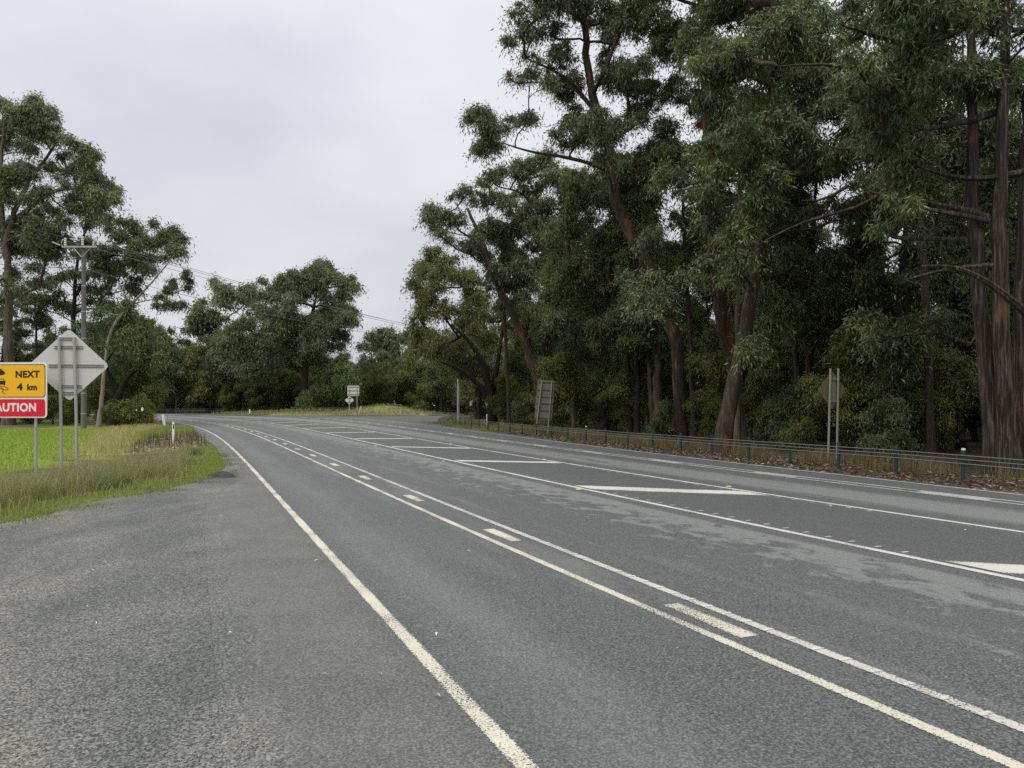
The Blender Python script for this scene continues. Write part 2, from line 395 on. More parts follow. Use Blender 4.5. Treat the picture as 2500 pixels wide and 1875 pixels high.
# pixel outlines of the left verge (photo px)
GRASS_EDGE = [(-330, 1340), (0, 1281), (105, 1259), (271, 1217), (422, 1193), (512, 1169), (551, 1141), (540, 1110), (520, 1085), (478, 1058), (440, 1040), (400, 1031), (360, 1027)]
GE = np.array([PG(*p) for p in GRASS_EDGE])
GE = np.vstack([[GE[0] + (GE[0] - GE[1]) * 2.2], GE])
VERGE = [tuple(p) for p in GE] + [tuple(PG(300, 1020)), (-160, 118), (-160, -5)]
def zp(pts, sc, ox, oy): return [tuple(PG(ox + x / sc, oy + y / sc)) for x, y in pts]
LAWN = zp([(-900, 905), (0, 895), (600, 868), (930, 885), (830, 950), (690, 1010), (620, 1090), (400, 1190), (0, 1260), (-900, 1400)], 3.318, 0, 780)
STRAW = zp([(600, 1130), (690, 1010), (830, 950), (930, 885), (1250, 850), (1330, 862), (1060, 930), (1010, 1040), (900, 1120), (760, 1150)], 3.318, 0, 780)
BARK = zp([(1040, 1100), (1200, 980), (1420, 930), (1600, 950), (1680, 1040), (1400, 1075), (1150, 1100)], 3.318, 0, 780)
TALL = zp([(-900, 1440), (0, 1390), (640, 1300), (1100, 1205), (1400, 1125), (1640, 1090), (1780, 1060), (1900, 1200), (1500, 1420), (0, 1800), (-900, 2000)], 3.318, 0, 780)
SHORT = zp([(1060, 985), (1080, 930), (1330, 870), (1560, 872), (1600, 925), (1450, 930), (1230, 975)], 3.318, 0, 780)
def axis(fine0, fine1, st, lim0, lim1):
    a = [fine0]
    while a[-1] > lim0: a.append(a[-1] - max(st, .13 * abs(a[-1] - fine0) + st))
    b = list(np.arange(fine0 + st, fine1, st)); c = [fine1]
    while c[-1] < lim1: c.append(c[-1] + max(st, .13 * abs(c[-1] - fine1) + st))
    return np.array(a[::-1] + b + c)
xa = axis(-45, 32, .4, -900, 900); ya = axis(2, 90, .4, -300, 1500)
X, Y = np.meshgrid(xa, ya); Z = gz(X, Y)
n1 = vnoise(X, Y, 1, 2.5); n2 = vnoise(X, Y, 2, .9); n3 = vnoise(X, Y, 3, 6.0)
jx = X + (n2 - .5) * 1.0; jy = Y + (n1 - .5) * 2.2
colr = np.empty(X.shape + (3,)); colr[:] = (.062, .052, .036)                        # forest litter
colr *= (.6 + .7 * n1 + .3 * n2)[..., None]
UU, OO = to_road(X, Y)
verge = inpoly(X, Y, VERGE)
olive = np.array((.085, .095, .034)); colr[verge] = (olive * (.65 + .8 * n1[..., None]))[verge]
for poly, c, c2 in ((LAWN, (.15, .23, .035), (.20, .25, .05)), (STRAW, (.33, .28, .14), (.26, .27, .09)), (SHORT, (.19, .25, .05), (.25, .24, .09)), (BARK, (.22, .155, .12), (.36, .28, .215))):
    k = inpoly(jx, jy, poly); colr[k] = (np.array(c) * (1 - n2[..., None]) + np.array(c2) * n2[..., None])[k]
edge_d = np.full(X.shape, 9.)
near = (Y < 75) & (abs(X) < 50)
ge = np.vstack([GE[i] + (GE[i + 1] - GE[i]) * t for i in range(len(GE) - 1) for t in np.linspace(0, 1, 12)[:-1, None, None]]) if False else \
     np.concatenate([GE[i] + (GE[i + 1] - GE[i]) * np.linspace(0, 1, 14)[:-1, None] for i in range(len(GE) - 1)])
q = np.c_[X[near], Y[near]]; edge_d[near] = np.sqrt(np.min([((q - p) ** 2).sum(1) for p in ge], axis=0))
moss = verge & (edge_d + (n2 - .5) * .9 < .75)
colr[moss] = (np.array((.115, .135, .05)) * (.5 + .8 * n2[..., None]))[moss]
bare = verge & (edge_d < .6) & (vnoise(X, Y, 44, .9) > .7); colr[bare] = (np.array((.15, .14, .12)) * (.6 + .7 * n2[..., None]))[bare]
rs = (OO > right_edge(UU) - .3) & (UU > -15) & (UU < 75)
dr = OO - right_edge(UU)
k = rs & (dr < 2.0 + n1); colr[k] = (np.array((.075, .055, .042)) * (.5 + .9 * n2[..., None]))[k]
k = rs & (UU > 38) & (dr > .5) & (dr < 7 + 3 * n1); colr[k] = (np.array((.15, .145, .06)) * (.6 + .8 * n2[..., None]))[k]
mk = gz(X, Y) > .06
colr[mk] = ((np.array((.16, .18, .07)) * (1 - n1[..., None]) + np.array((.25, .21, .13)) * n1[..., None]))[mk]
k = (Y > 58) & (Y < 78) & (X < -18) & ~inpoly(jx, jy, LAWN) & verge; colr[k] = (np.array((.15, .135, .06)) * (.5 + n1[..., None]))[k]
def ground_mat():
    m, nt, b = new_mat('ground_soil_and_turf'); co = coord(nt)
    a = N(nt, 'ShaderNodeAttribute'); a.attribute_name = 'Col'
    f = noise(nt, 9, 5, .7, co); c = mix(nt, 1.0, a.outputs['Color'], ramp(nt, f, [(.3, .55), (.7, 1.5)]), 'MULTIPLY')
    nt.links.new(c, b.inputs['Base Color']); b.inputs['Roughness'].default_value = .95; b.inputs['Specular IOR Level'].default_value = .1
    bump(nt, f, .8, .05, b); return m
nx, ny = len(xa), len(ya); i = np.arange(ny - 1)[:, None] * nx + np.arange(nx - 1)[None]
tag(mesh_obj('ground', np.c_[X.ravel(), Y.ravel(), Z.ravel()], np.stack([i, i + 1, i + nx + 1, i + nx], -1).reshape(-1, 4), ground_mat(), col=colr.reshape(-1, 3)), kind='structure')

# left pull-out of coarse chip seal, between the paved shoulder and the grass edge
from mathutils.geometry import tessellate_polygon
def flat(name, pts, z, mat):
    pts = [Vector((float(p[0]), float(p[1]), z)) for p in pts]
    return tag(mesh_obj(name, [tuple(p) for p in pts], [list(t) for t in tessellate_polygon([pts])], mat), kind='structure')
jag = []
for p in ge[::2]: jag.append(p + np.array([rnd.uniform(-.08, .08), rnd.uniform(-.12, .12)]) * (p[1] < 19))
inner = RP(np.arange(-20, 96, 1.0), left_edge(np.arange(-20, 96, 1.0)) + .4)
flat('gravel_shoulder', [p for p in jag if p[1] < 88] + [tuple(p) for p in inner[::-1]] + [(-14, -14), (-40, -10)], .006, M['chip'])
sr = RP(np.arange(36, 126, 3.0), right_edge(np.arange(36, 126, 3.0)) - .4)
g2 = [PG(1087, 1041), PG(1075, 1036), PG(1068, 1028), PG(1072, 1021), PG(1085, 1016.5), (-8, 190), (-26, 190), (-18.5, 150), (-20, 141), PG(960, 1016.3)]
flat('side_road', [tuple(p) for p in sr] + [tuple(p) for p in g2[::-1]], .007, plain('dull_side_road_seal', (.085, .082, .078), .85, 0, .3, 1.5))

# ------------------------------------------------------------------ road markings
def stripe(mb_v, mb_f, u, o, wd, z=.017):
    a = RP(u, o - wd / 2); b = RP(u, o + wd / 2); n = sum(len(x) for x in mb_v); m = len(u)
    mb_v.append(np.c_[np.concatenate([a, b]), np.full(2 * m, z)])
    j = np.arange(m - 1); mb_f.append(np.stack([n + j, n + m + j, n + m + j + 1, n + j + 1], -1))
def marking(name, items, mat, z=.017):
    v, f = [], []
    for u, o, wd in items: stripe(v, f, np.asarray(u, float), np.asarray(o, float), wd * 1.12, z)
    uv = np.concatenate([np.c_[np.r_[u, u], np.r_[np.zeros(len(u)), np.ones(len(u))]] for u, o, wd in items])
    return tag(mesh_obj(name, np.concatenate(v), np.concatenate(f), mat, uv=uv), kind='structure')
ul = np.r_[np.arange(-12, 60, .5), np.arange(60, 186, 1.0)]
marking('edge_line', [(ul[ul < 150], off('A', ul[ul < 150]), .118)], M['cream_line'])
marking('centre_line', [(ul, off('B', ul), .108)], M['cream_line'])
ribs = [(np.array([u, u + .045]), np.array([0., 0.]) , .112) for u in np.arange(-9, 22, .27)]
marking('tactile_centre_line', [(ul, off('C', ul), .11)], M['rib_line'])
marking('tactile_ribs', ribs, M['white_line'], .0205)
dm = lambda u: off('B', u) * .5
cen = [to_road(*PG(x, y))[0] for x, y in ((1704, 1508), (1191, 1297))]
ud0, per = float(cen[0]), 4.75
da = []
for kk in range(-1, 32):
    u = ud0 + kk * per; uu = np.linspace(u - .55, u + .55, 4); da.append((uu, dm(uu), .19))
marking('centre_dashes', da, M['cream_line'])
marking('median_line', [(ul, off('D', ul), .13), (ul, off('E', ul), .12)], M['white_line'])
rb = []
for u in np.arange(0, 12, .42): rb.append((np.array([u, u + .05]), off('D', np.array([u, u + .05])) + .22, .12))
for u in np.arange(3, 14, .45): rb.append((np.array([u, u + .05]), off('E', np.array([u, u + .05])) - .16, .14))
marking('rumble_marks', rb, M['far_line'])
ft = ul[ul < 130]
marking('far_double_line', [(ft, off('F', ft) - .19, .11), (ft, off('F', ft) + .19, .11)] +
        [(np.linspace(u, u + 1.6, 4), off('F', np.linspace(u, u + 1.6, 4)), .22) for u in np.arange(-2, 110, 5.3)], M['far_line'])
marking('far_edge_line', [(ul[ul < 140], off('G', ul[ul < 140]), .11)], M['far_line'])
# diagonal bars of the painted median: (far end of the bar on the left line) and (far end on the right line), photo px
bars = [((2262, 1360), (2900, 1372)), ((1400, 1188), (1860, 1197)), ((1100, 1125), (1345, 1129)), ((953, 1091), (1150, 1093)), ((866, 1071), (1020, 1070)), ((795, 1056.5), (905, 1055)), ((737, 1046), (830, 1043.8)), ((690, 1038.5), (772, 1035.8)), ((652, 1033), (722, 1030.2)), ((620, 1029.2), (680, 1026.6)), ((592, 1025.8), (640, 1023.6))]
v, f = [], []
for kbar, (l, r_) in enumerate(bars):
    ua, ub = float(to_road(*PG(*l))[0]), float(to_road(*PG(*r_))[0])
    if kbar == 0: ub = ua - 2.6
    wd = 1.05 if kbar == 1 else .85
    t = np.linspace(0, 1, 6)
    def pt(u, t): return RP(u, (off('D', u) + .16) * (1 - t) + (off('E', u) - .14) * t)
    a = np.array([pt(np.array(ua + (ub - ua) * x), x) for x in t]); b = np.array([pt(np.array(ua + (ub - ua) * x - wd), x) for x in t])
    n = sum(len(x) for x in v); m = len(t); v.append(np.c_[np.concatenate([a, b]), np.full(2 * m, .018)]); j = np.arange(m - 1)
    f.append(np.stack([n + j, n + m + j, n + m + j + 1, n + j + 1], -1))
tag(mesh_obj('chevron_bars', np.concatenate(v), np.concatenate(f), M['white_line'], uv=np.concatenate([np.c_[np.tile(np.arange(6.), 2), np.repeat([0., 1.], 6)]] * len(v))), kind='structure')

# ------------------------------------------------------------------ trees
def resample(p, step):
    p = np.asarray(p, float); s = np.r_[0, np.cumsum(np.linalg.norm(np.diff(p, axis=0), axis=1))]
    n = max(3, int(s[-1] / step) + 1); t = np.linspace(0, s[-1], n)
    q = np.stack([np.interp(t, s, p[:, k]) for k in range(3)], 1)
    for _ in range(2): q[1:-1] = (q[:-2] + 2 * q[1:-1] + q[2:]) / 4
    return q
PAL = {'deep': ((.042, .063, .025), (.084, .090, .028), (.046, .066, .034)), 'olive': ((.075, .084, .024), (.112, .112, .030), (.058, .070, .026)),
       'grey': ((.068, .088, .044), (.105, .112, .050), (.078, .096, .060)), 'wattle': ((.070, .086, .018), (.115, .118, .022), (.052, .072, .022)),
       'fresh': ((.080, .120, .036), (.115, .135, .034), (.066, .100, .045))}
def leaves(cen, rad, n, L, wd, pal, g, droop=.8, tint=1.0, flat_=.75):
    """n leaves in each puff centred at cen (k,3), radius rad (k,)"""
    k = len(cen); c = np.repeat(cen, n, 0); r = np.repeat(rad, n)[:, None]
    d = g.normal(size=(k * n, 3)); d /= np.linalg.norm(d, axis=1)[:, None]
    d *= np.minimum(np.abs(g.normal(size=(k * n, 1))) * .62, 1.5)
    p = d * r; p[:, 2] *= flat_; p[:, 2] -= (d[:, 0] ** 2 + d[:, 1] ** 2) * r[:, 0] * .55
    p += c
    ax = g.normal(size=(k * n, 3)) * .55 + d * .5; ax[:, 2] -= droop; ax /= np.linalg.norm(ax, axis=1)[:, None]
    sd = np.cross(ax, g.normal(size=(k * n, 3))); sd /= np.linalg.norm(sd, axis=1)[:, None] + 1e-9
    l = L * (.65 + .7 * g.random((k * n, 1))); ww = l * wd
    bend = np.cross(ax, sd) * l * .12
    v = np.stack([p, p + ax * l * .42 + sd * ww * .5 + bend, p + ax * l, p + ax * l * .42 - sd * ww * .5 + bend], 1)
    pal = np.array(PAL[pal]) * 1.78; puffmix = g.dirichlet((1.2, .9, .9), k); base = puffmix @ pal * (.55 + .9 * g.random((k, 1)))
    col = np.repeat(base, n, 0) * (.7 + .6 * g.random((k * n, 1))) * tint
    return v.reshape(-1, 3), np.repeat(col, 4, 0)
def tree(name, label, cat, stems, radii, lobes, bark='bark_dark', pal='deep', L=.2, wd=.28, cover=1.0, rp=.6, group=None, seed=1, twigs=True, sides=9, kr=.030, flute=None, tint=1.0, droop=.8, sparse=1.0, leafmat='leaf', root_at=None, fill=.7, grow=1.15):
    """stems: world polylines; lobes: (centre, R). Limbs grow from the stems to every lobe, twigs to every puff of leaves."""
    g = np.random.default_rng(seed)
    if fill > 0: lobes = dens(lobes, fill, g, grow)
    pos, par, rad, wgt, iss = [], [], [], [], []
    base = np.array(root_at if root_at is not None else stems[0][0], float)
    for si, st in enumerate(stems):
        q = resample(st, max(.6, rp)); q[1:-1, :2] += g.normal(size=(len(q) - 2, 2)) * radii[si] * .12
        for j, p in enumerate(q):
            pos.append(p); par.append(len(pos) - 2 if j else -1); t = j / (len(q) - 1)
            flare = 1 + .45 * math.exp(-max(p[2], 0) / (radii[si] * 2.2)) if st[0][2] < 1.0 else 1
            rad.append(radii[si] * (1 - .78 * t ** 1.1) * flare); wgt.append(0); iss.append(si)
    branches = []; ends = []
    stem_pos = np.array(pos)
    order = sorted(range(len(lobes)), key=lambda k: np.min(np.linalg.norm(stem_pos - lobes[k][0], axis=1)))
    zmin = stem_pos[:, 2].min() + .12 * np.ptp(stem_pos[:, 2])
    for k in order:
        c, Rr = np.array(lobes[k][0], float), lobes[k][1]
        A = np.array(pos); dv = c - A; dist = np.linalg.norm(dv, axis=1); hor = np.linalg.norm(dv[:, :2], axis=1)
        cost = dist + 2.2 * np.maximum(0, A[:, 2] - (c[2] - .35 * hor)) + np.where(A[:, 2] < zmin, 3 + zmin - A[:, 2], 0)
        a = int(cost.argmin()); dd = dist[a]
        end = c - np.array([0, 0, .25 * Rr]); p0 = A[a]
        up = np.array([0, 0, 1.]); dirn = (end - p0) / (dd + 1e-6)
        pd = A[a] - A[par[a]] if par[a] >= 0 else up; pd = pd / (np.linalg.norm(pd) + 1e-6)
        m1 = p0 + (dirn * .55 + pd * .45 + g.normal(size=3) * .10) * dd * .38; m2 = end - (dirn * .7 + up * .25 * np.sign(end[2] - p0[2] + 1e-3) + g.normal(size=3) * .12) * dd * .3
        n = max(3, int(dd / max(.55, rp * .9)) + 2); t = np.linspace(0, 1, n)[:, None]
        q = (1 - t) ** 3 * p0 + 3 * t * (1 - t) ** 2 * m1 + 3 * t * t * (1 - t) * m2 + t ** 3 * end
        q[1:-1] += g.normal(size=(n - 2, 3)) * .045 * dd ** .5 * .5
        ids = [a]
        for j in range(1, n):
            pos.append(q[j]); par.append(ids[-1]); rad.append(0); wgt.append(0); iss.append(-1); ids.append(len(pos) - 1)
        wgt[ids[-1]] += Rr ** 2 * (1 if Rr < 4 else .5); branches.append(ids); ends.append((c, Rr, ids))
    W_ = np.array(wgt, float)
    for j in range(len(pos) - 1, -1, -1):
        if par[j] >= 0: W_[par[j]] += W_[j]
    pr = kr * np.sqrt(W_) + .008
    for j in range(len(pos)):
        rad[j] = max(rad[j], min(pr[j], 9)) if iss[j] < 0 else max(rad[j], min(pr[j], rad[j] * 1.3))
    V, Fc = [], []; nv = 0
    def put(p, r, s, fl=None):
        nonlocal nv
        vv_, ff = tube_np(p, r, s, fl); V.append(vv_); Fc.append(ff + nv); nv += len(vv_)
    A = np.array(pos); RA = np.array(rad)
    for si in range(len(stems)):
        idx = [j for j in range(len(pos)) if iss[j] == si]
        p = A[idx].copy(); p[0, 2] -= .15 if stems[si][0][2] < 1 else 0
        if flute:
            q = resample(p, .22); rr = np.interp(np.linspace(0, 1, len(q)), np.linspace(0, 1, len(p)), RA[idx]); put(q, rr, 36, flute(si))
        else: put(p, RA[idx], sides)
    for ids in branches:
        p = A[ids]; r = RA[ids].copy(); r[0] = min(r[0], r[1] * 1.25); put(p, r, 6 if r[1] > .04 else 4)
    pc, prd = [], []
    for c, Rr, ids in ends:
        n = max(4, int(sparse * 2.3 * (Rr / rp) ** 2.0))
        d_ = g.normal(size=(n, 3)); d_ /= np.linalg.norm(d_, axis=1)[:, None]; d_[:, 2] = np.where(d_[:, 2] < -.35, -d_[:, 2] * .8, d_[:, 2])
        q = c + d_ * (g.random((n, 1)) ** .33) * np.array([1, 1, .8]) * max(Rr - rp * .55, .1)
        rr = rp * (.65 + .6 * g.random(n)); pc.append(q); prd.append(rr)
        if twigs:
            B = A[ids[-min(4, len(ids)):]]
            for p in q:
                k = int(np.argmin(np.linalg.norm(B - p, axis=1) + .6 * np.maximum(0, B[:, 2] - p[2]))); b0 = B[k]
                mid = (b0 + p) / 2 + g.normal(size=3) * .10 * np.linalg.norm(p - b0) + np.array([0, 0, .08])
                put(np.array([b0, mid, p]), np.array([.018, .012, .006]) * (rp / .6) ** .7, 3)
    pc = np.concatenate(pc); prd = np.concatenate(prd)
    nl = max(6, int(.78 * cover * math.pi * rp ** 2 / (L * L * wd * .42)))
    lv, lc = leaves(pc, prd, nl, L, wd, pal, g, droop, tint)
    root = empty(name, base, label, cat, group)
    mesh_obj('trunk', np.concatenate(V), np.concatenate(Fc), M[bark], root, True, off=base)
    mesh_obj('crown', lv, np.arange(len(lv)).reshape(-1, 4), M[leafmat], root, False, col=lc, off=base)
    return root
def lob(txt, D, sc, ox, oy, g, spread, extra=.5):
    """lobes traced in a zoomed crop (x,y,r), placed at depth D with their own depth offsets, plus some more behind and before"""
    o = []
    for t in txt.split():
        x, y, r = map(float, t.split(','))
        dz = g.uniform(-1, 1) * spread; Dd = D + dz
        o.append((P(ox + x / sc, oy + y / sc, Dd), r / sc * Dd / F))
        if g.random() < extra:
            Dd = D + (-1 if dz > 0 else 1) * g.uniform(.3, 1) * spread
            o.append((P(ox + (x + g.uniform(-.6, .6) * r) / sc, oy + (y + g.uniform(-.4, .5) * r) / sc, Dd), .85 * r / sc * Dd / F))
    return o
def stem(txt, D, sc, ox, oy, ground=True):
    p = []
    for t in txt.split():
        a = list(map(float, t.split(','))); p.append(P(ox + a[0] / sc, oy + a[1] / sc, D + (a[2] if len(a) > 2 else 0)))
    if ground: p[0][2] = 0
    return p
def dens(lo, frac, g, grow=1.12):
    out_ = [(c, r * grow) for c, r in lo]; C_ = np.array([c for c, r in lo]); n = int(len(lo) * frac)
    for _ in range(n):
        a = int(g.integers(len(lo))); dd = np.linalg.norm(C_ - C_[a], axis=1); dd[a] = 1e9; b = int(np.argsort(dd)[g.integers(0, min(4, len(lo) - 1))])
        if dd[b] > 2.2 * (lo[a][1] + lo[b][1]): continue
        out_.append(((C_[a] + C_[b]) / 2 + g.normal(size=3) * .35 * lo[a][1], .5 * (lo[a][1] + lo[b][1])))
    return out_
def lrand(n, D, x0, x1, y0, y1, r0, r1, g, spread, keep=None):   # display px
    o = []
    while len(o) < n:
        x, y = g.uniform(x0, x1), g.uniform(y0, y1)
        if keep and not keep(x, y): continue
        Dd = D + g.uniform(-1, 1) * spread; o.append((P(x * KD, y * KD, Dd), g.uniform(r0, r1) * KD * Dd / F))
    return o
def G_(k): return np.random.default_rng(k)
DS = 1 / KD                                           # display px -> photo px: divide by DS
R7 = (2.074, 1000, 0); R8 = (2.074, 1700, 0); R1z = (2.654, 0, 200); R4z = (3.16, 400, 600); R2z = (3.318, 0, 780); DD = (DS, 0, 0)

# --- right side
g = G_(11)
tree('tall_eucalypt', 'tallest eucalypt on the right skyline with one limb reaching left over open sky', 'tree',
     [stem('1470,940 1468,850 1462,740 1440,640 1400,570 1362,510 1330,430 1323,350 1312,300 1288,240 1270,160 1262,60 1258,-60 1262,-160', 43, *DD),
      stem('1322,372 1270,350 1218,338 1165,332 1130,325 1090,310', 43, *DD, ground=False),
      stem('1300,262 1255,200 1205,155 1140,128', 43, *DD, ground=False)], [.38, .12, .13],
     lob('570,60,80 700,50,90 490,210,60 610,190,95 740,170,85 850,50,100 530,400,58 620,375,50 700,420,45 330,570,62 300,600,40 365,570,45 430,650,42 520,610,50 595,590,42 345,745,32 440,740,40 830,640,85 740,680,50 900,620,75 880,730,65 820,480,48 1000,330,60 1080,130,95 1150,330,90 1100,450,85 950,-60,110 780,-80,110 620,-60,90 1120,-40,110 1020,200,70 1180,560,90 1080,640,70 930,-200,120 750,-220,110 1100,-220,110', 43, *R7, g, 3.2, .35) + lrand(9, 44, 1130, 1420, -40, 240, 40, 60, g, 3, lambda x, y: x > 1120 + .25 * y) + lrand(8, 44, 1290, 1460, 240, 420, 36, 55, g, 3) + lrand(9, 38.5, 1360, 1490, 500, 700, 30, 46, g, 1.2) + lrand(3, 39, 1290, 1350, 200, 400, 20, 30, g, 1),
     'bark_red', 'grey', .23, .22, .95, .58, seed=21, sparse=.95, tint=.9, fill=.75, grow=1.25)
g = G_(12)
tree('spreading_eucalypt', 'broad rounded eucalypt stepping down the skyline left of the tallest tree', 'tree',
     [stem('1180,925 1172,850 1150,780 1120,700 1075,620 1040,520 1010,450', 60, *DD), stem('1165,830 1180,740 1185,620 1180,520 1165,440', 61, *DD, ground=False)], [.48, .26],
     lob('540,880,60 420,900,72 270,990,75 130,1070,55 100,1110,42 230,1120,75 380,1010,80 480,1010,80 620,830,50 700,780,50 740,900,80 560,1120,90 180,1200,60 300,1260,80 420,1180,85 650,1050,85 830,900,90 700,1200,95 520,1290,95 640,1380,95 800,1330,100 860,1100,100 420,1380,80 980,1000,90', 60, *R7, g, 5, .5),
     'bark_red', 'grey', .28, .24, 1.0, .75, seed=22, tint=.82, fill=1.2, grow=1.25)
g = G_(13)
tree('forked_eucalypt', 'dark many-forked eucalypt spreading low branches beside the side road end of the barrier', 'tree',
     [stem('1062,905 1063,860 1050,800 1020,740 975,700', 73, *DD), stem('1063,850 1075,780 1090,700', 73.5, *DD, ground=False), stem('1062,870 1030,820 980,790 920,770', 73, *DD, ground=False)], [.5, .34, .26],
     lob('130,1275,60 60,1370,58 180,1330,60 30,1430,32 100,1470,50 250,1400,75 60,1600,80 180,1580,85 330,1500,85 450,1450,90 300,1650,85 20,1670,55 110,1700,70 400,1600,90 250,1760,80 520,1560,90 130,1790,55 30,1760,45 420,1720,80', 73, *R7, g, 6, .5) + lrand(7, 84, 945, 1035, 712, 822, 28, 42, g, 2),
     'bark_dark', 'olive', .31, .27, 1.0, .9, seed=23, tint=.9, fill=1.0, grow=1.2)
g = G_(14)
tree('leaning_eucalypt', 'eucalypt with red leaning trunk rising from straw grass just behind the barrier', 'tree',
     [stem('1556,985 1570,905 1590,800 1612,700 1638,570 1650,450 1662,300 1668,120 1672,-60', 30, *DD),
      stem('960,960 900,1020 830,1065 760,1050 690,1090 560,1110 410,1185 300,1245', 26, *R8, ground=False), stem('760,945 690,1000 610,1045 530,1015', 26, *R8, ground=False),
      stem('910,350 850,275 800,200 735,140', 25.5, *R8, ground=False), stem('860,350 700,318 550,325 420,335', 25.5, *R8, ground=False), stem('900,740 800,770 700,768 640,735', 26, *R8, ground=False)], [.25, .075, .07, .07, .06, .065],
     lrand(34, 31, 1510, 1880, 10, 640, 42, 72, g, 3.0, lambda x, y: not (1500 < x < 1570 and y > 480) and not (1690 < x < 1760 and 330 < y < 400)) + lrand(8, 31, 1560, 1760, -140, 20, 55, 80, g, 2.5) + lrand(13, 27.6, 1560, 1740, 40, 560, 42, 62, g, .8) + lrand(4, 28, 1600, 1720, 640, 780, 24, 36, g, .6),
     'bark_red', 'deep', .23, .2, .95, .5, seed=24, sparse=.9, tint=1.05)
g = G_(15)
def fl(si):
    ph = np.random.default_rng(50 + si).uniform(0, 6.28, 8)
    def f(th, z):
        T, Zz = np.meshgrid(th, z); o = np.ones_like(T)
        for k, a in ((3, .07), (5, .06), (8, .05), (11, .04), (15, .035)): o += a * np.sin(k * T + ph[k % 8] + .35 * np.sin(Zz * .7 + ph[(k + 1) % 8]))
        return o
    return f
tree('fibrous_bark_eucalypt', 'huge multi-stemmed eucalypt with thick fibrous bark at the right edge behind the barrier', 'tree',
     [stem('2148,1032 2140,900 2128,750 2112,580 2104,400 2098,200 2092,0 2085,-250', 20.6, *DD), stem('2178,1038 2172,900 2160,700 2156,480 2165,250 2175,0 2190,-250', 20.2, *DD),
      stem('2212,1036 2206,850 2208,600 2214,300 2235,0 2250,-200', 21.0, *DD), stem('2240,1036 2248,700 2262,300 2290,-100', 21.4, *DD),
      stem('2262,720 2212,660 2160,632 2105,580 2040,560 1990,575', 19.4, *DD, ground=False),
      stem('2170,485 2110,455 2050,445 1990,440 1930,420', 20.3, *DD, ground=False), stem('2215,370 2150,385 2095,400 2040,385 1985,360', 20.2, *DD, ground=False),
      stem('2160,240 2090,265 2020,280 1950,285', 20.4, *DD, ground=False),
      stem('1480,1120 1330,1070 1180,1085 1060,1030 960,1005 820,945', 20, *R8, ground=False), stem('1330,330 1160,250 1000,212 850,172 740,128', 20.6, *R8, ground=False),
      stem('1500,1345 1260,1340 1130,1385 1050,1420', 19.8, *R8, ground=False)], [.215, .235, .24, .24, .12, .10, .09, .08, .075, .07, .06],
     lrand(20, 21, 1830, 2240, -60, 230, 55, 85, g, 2.6, lambda x, y: not (2000 < x < 2110 and y > 150)) + lrand(9, 22, 1830, 1990, 200, 520, 48, 70, g, 2.2) + lrand(4, 24, 1880, 2080, 660, 760, 36, 54, g, 1.5) + lrand(7, 20.5, 1950, 2230, -260, -60, 70, 95, g, 2),
     'bark_big', 'deep', .20, .19, .9, .42, seed=25, sparse=.8, flute=fl, tint=1.0)
g = G_(16)
tree('peeling_eucalypt', 'eucalypt with several pale shaggy stems at its foot and light leaves hanging in front', 'tree',
     [stem('1425,938 1418,860 1422,760 1440,640 1460,520', 49, *DD), stem('1412,936 1405,850 1398,740 1390,620', 49.4, *DD, ground=False)], [.34, .2],
     lob('1410,560,50 1450,620,55 1500,560,48 1390,640,50 1420,700,55 1480,700,52 1370,740,40 1540,640,48 1450,770,42 1400,510,42 1520,740,42 1560,560,50 1480,480,50', 49, *DD, g, 2.6, .3),
     'bark_tan', 'fresh', .18, .3, .95, .58, seed=26, tint=.95)
g = G_(17)
tree('bushy_eucalypt', 'bushy dark eucalypt filling the gap behind the leaning road sign', 'tree',
     [stem('1300,925 1304,840 1310,740 1320,600 1330,480', 53, *DD)], [.42],
     lob('1260,420,60 1330,440,60 1230,500,60 1300,530,60 1370,520,55 1250,600,60 1330,620,60 1200,600,50 1270,690,55 1210,690,50 1340,700,50 1380,440,60 1240,760,45 1400,380,60 1330,360,55', 53, *DD, g, 4.5, .6),
     'bark_red', 'deep', .23, .27, 1.0, .7, seed=27, tint=1.1)
g = G_(18)
tree('dense_eucalypt', 'dense eucalypt with high crown between the tallest tree and the red leaning trunk', 'tree',
     [stem('1610,975 1600,850 1560,700 1540,500 1530,300 1520,100 1515,-80', 40, *DD)], [.36],
     lrand(30, 40, 1400, 1720, -40, 470, 45, 72, g, 3.5, lambda x, y: not (1440 < x < 1470 and 430 < y)) + lrand(6, 40, 1420, 1680, -200, -40, 60, 80, g, 3),
     'bark_red', 'deep', .24, .22, 1.0, .6, seed=28, tint=1.15, fill=.6, grow=1.1)
g = G_(19)
tree('overhanging_eucalypt', 'shadowy eucalypt with drooping crown above the tall two-post sign', 'tree',
     [stem('1900,960 1895,850 1880,700 1870,520 1880,300', 34, *DD), stem('1890,820 1930,700 1960,600', 34, *DD, ground=False)], [.26, .12],
     lrand(28, 34, 1640, 2080, 430, 760, 42, 66, g, 3.2) + lrand(7, 35, 1700, 1980, 240, 430, 50, 65, g, 2.5),
     'bark_dark', 'deep', .23, .2, 1.0, .55, seed=29, tint=.95, fill=.6, grow=1.1)

g = G_(20)
tree('shaded_eucalypt', 'thin-crowned eucalypt seen between the big fibrous stems at the right edge', 'tree',
     [stem('2075,960 2070,800 2060,600 2068,420 2075,250 2080,80', 33, *DD)], [.17],
     lrand(11, 33, 1985, 2130, 380, 640, 22, 36, g, 2.5) + lrand(4, 33, 1985, 2130, 150, 360, 18, 28, g, 2.5) + lrand(8, 30, 2125, 2260, 60, 640, 30, 46, g, 2.5), 'bark_dark', 'deep', .22, .2, .8, .5, seed=30, sparse=.5, fill=.3, grow=1.0)
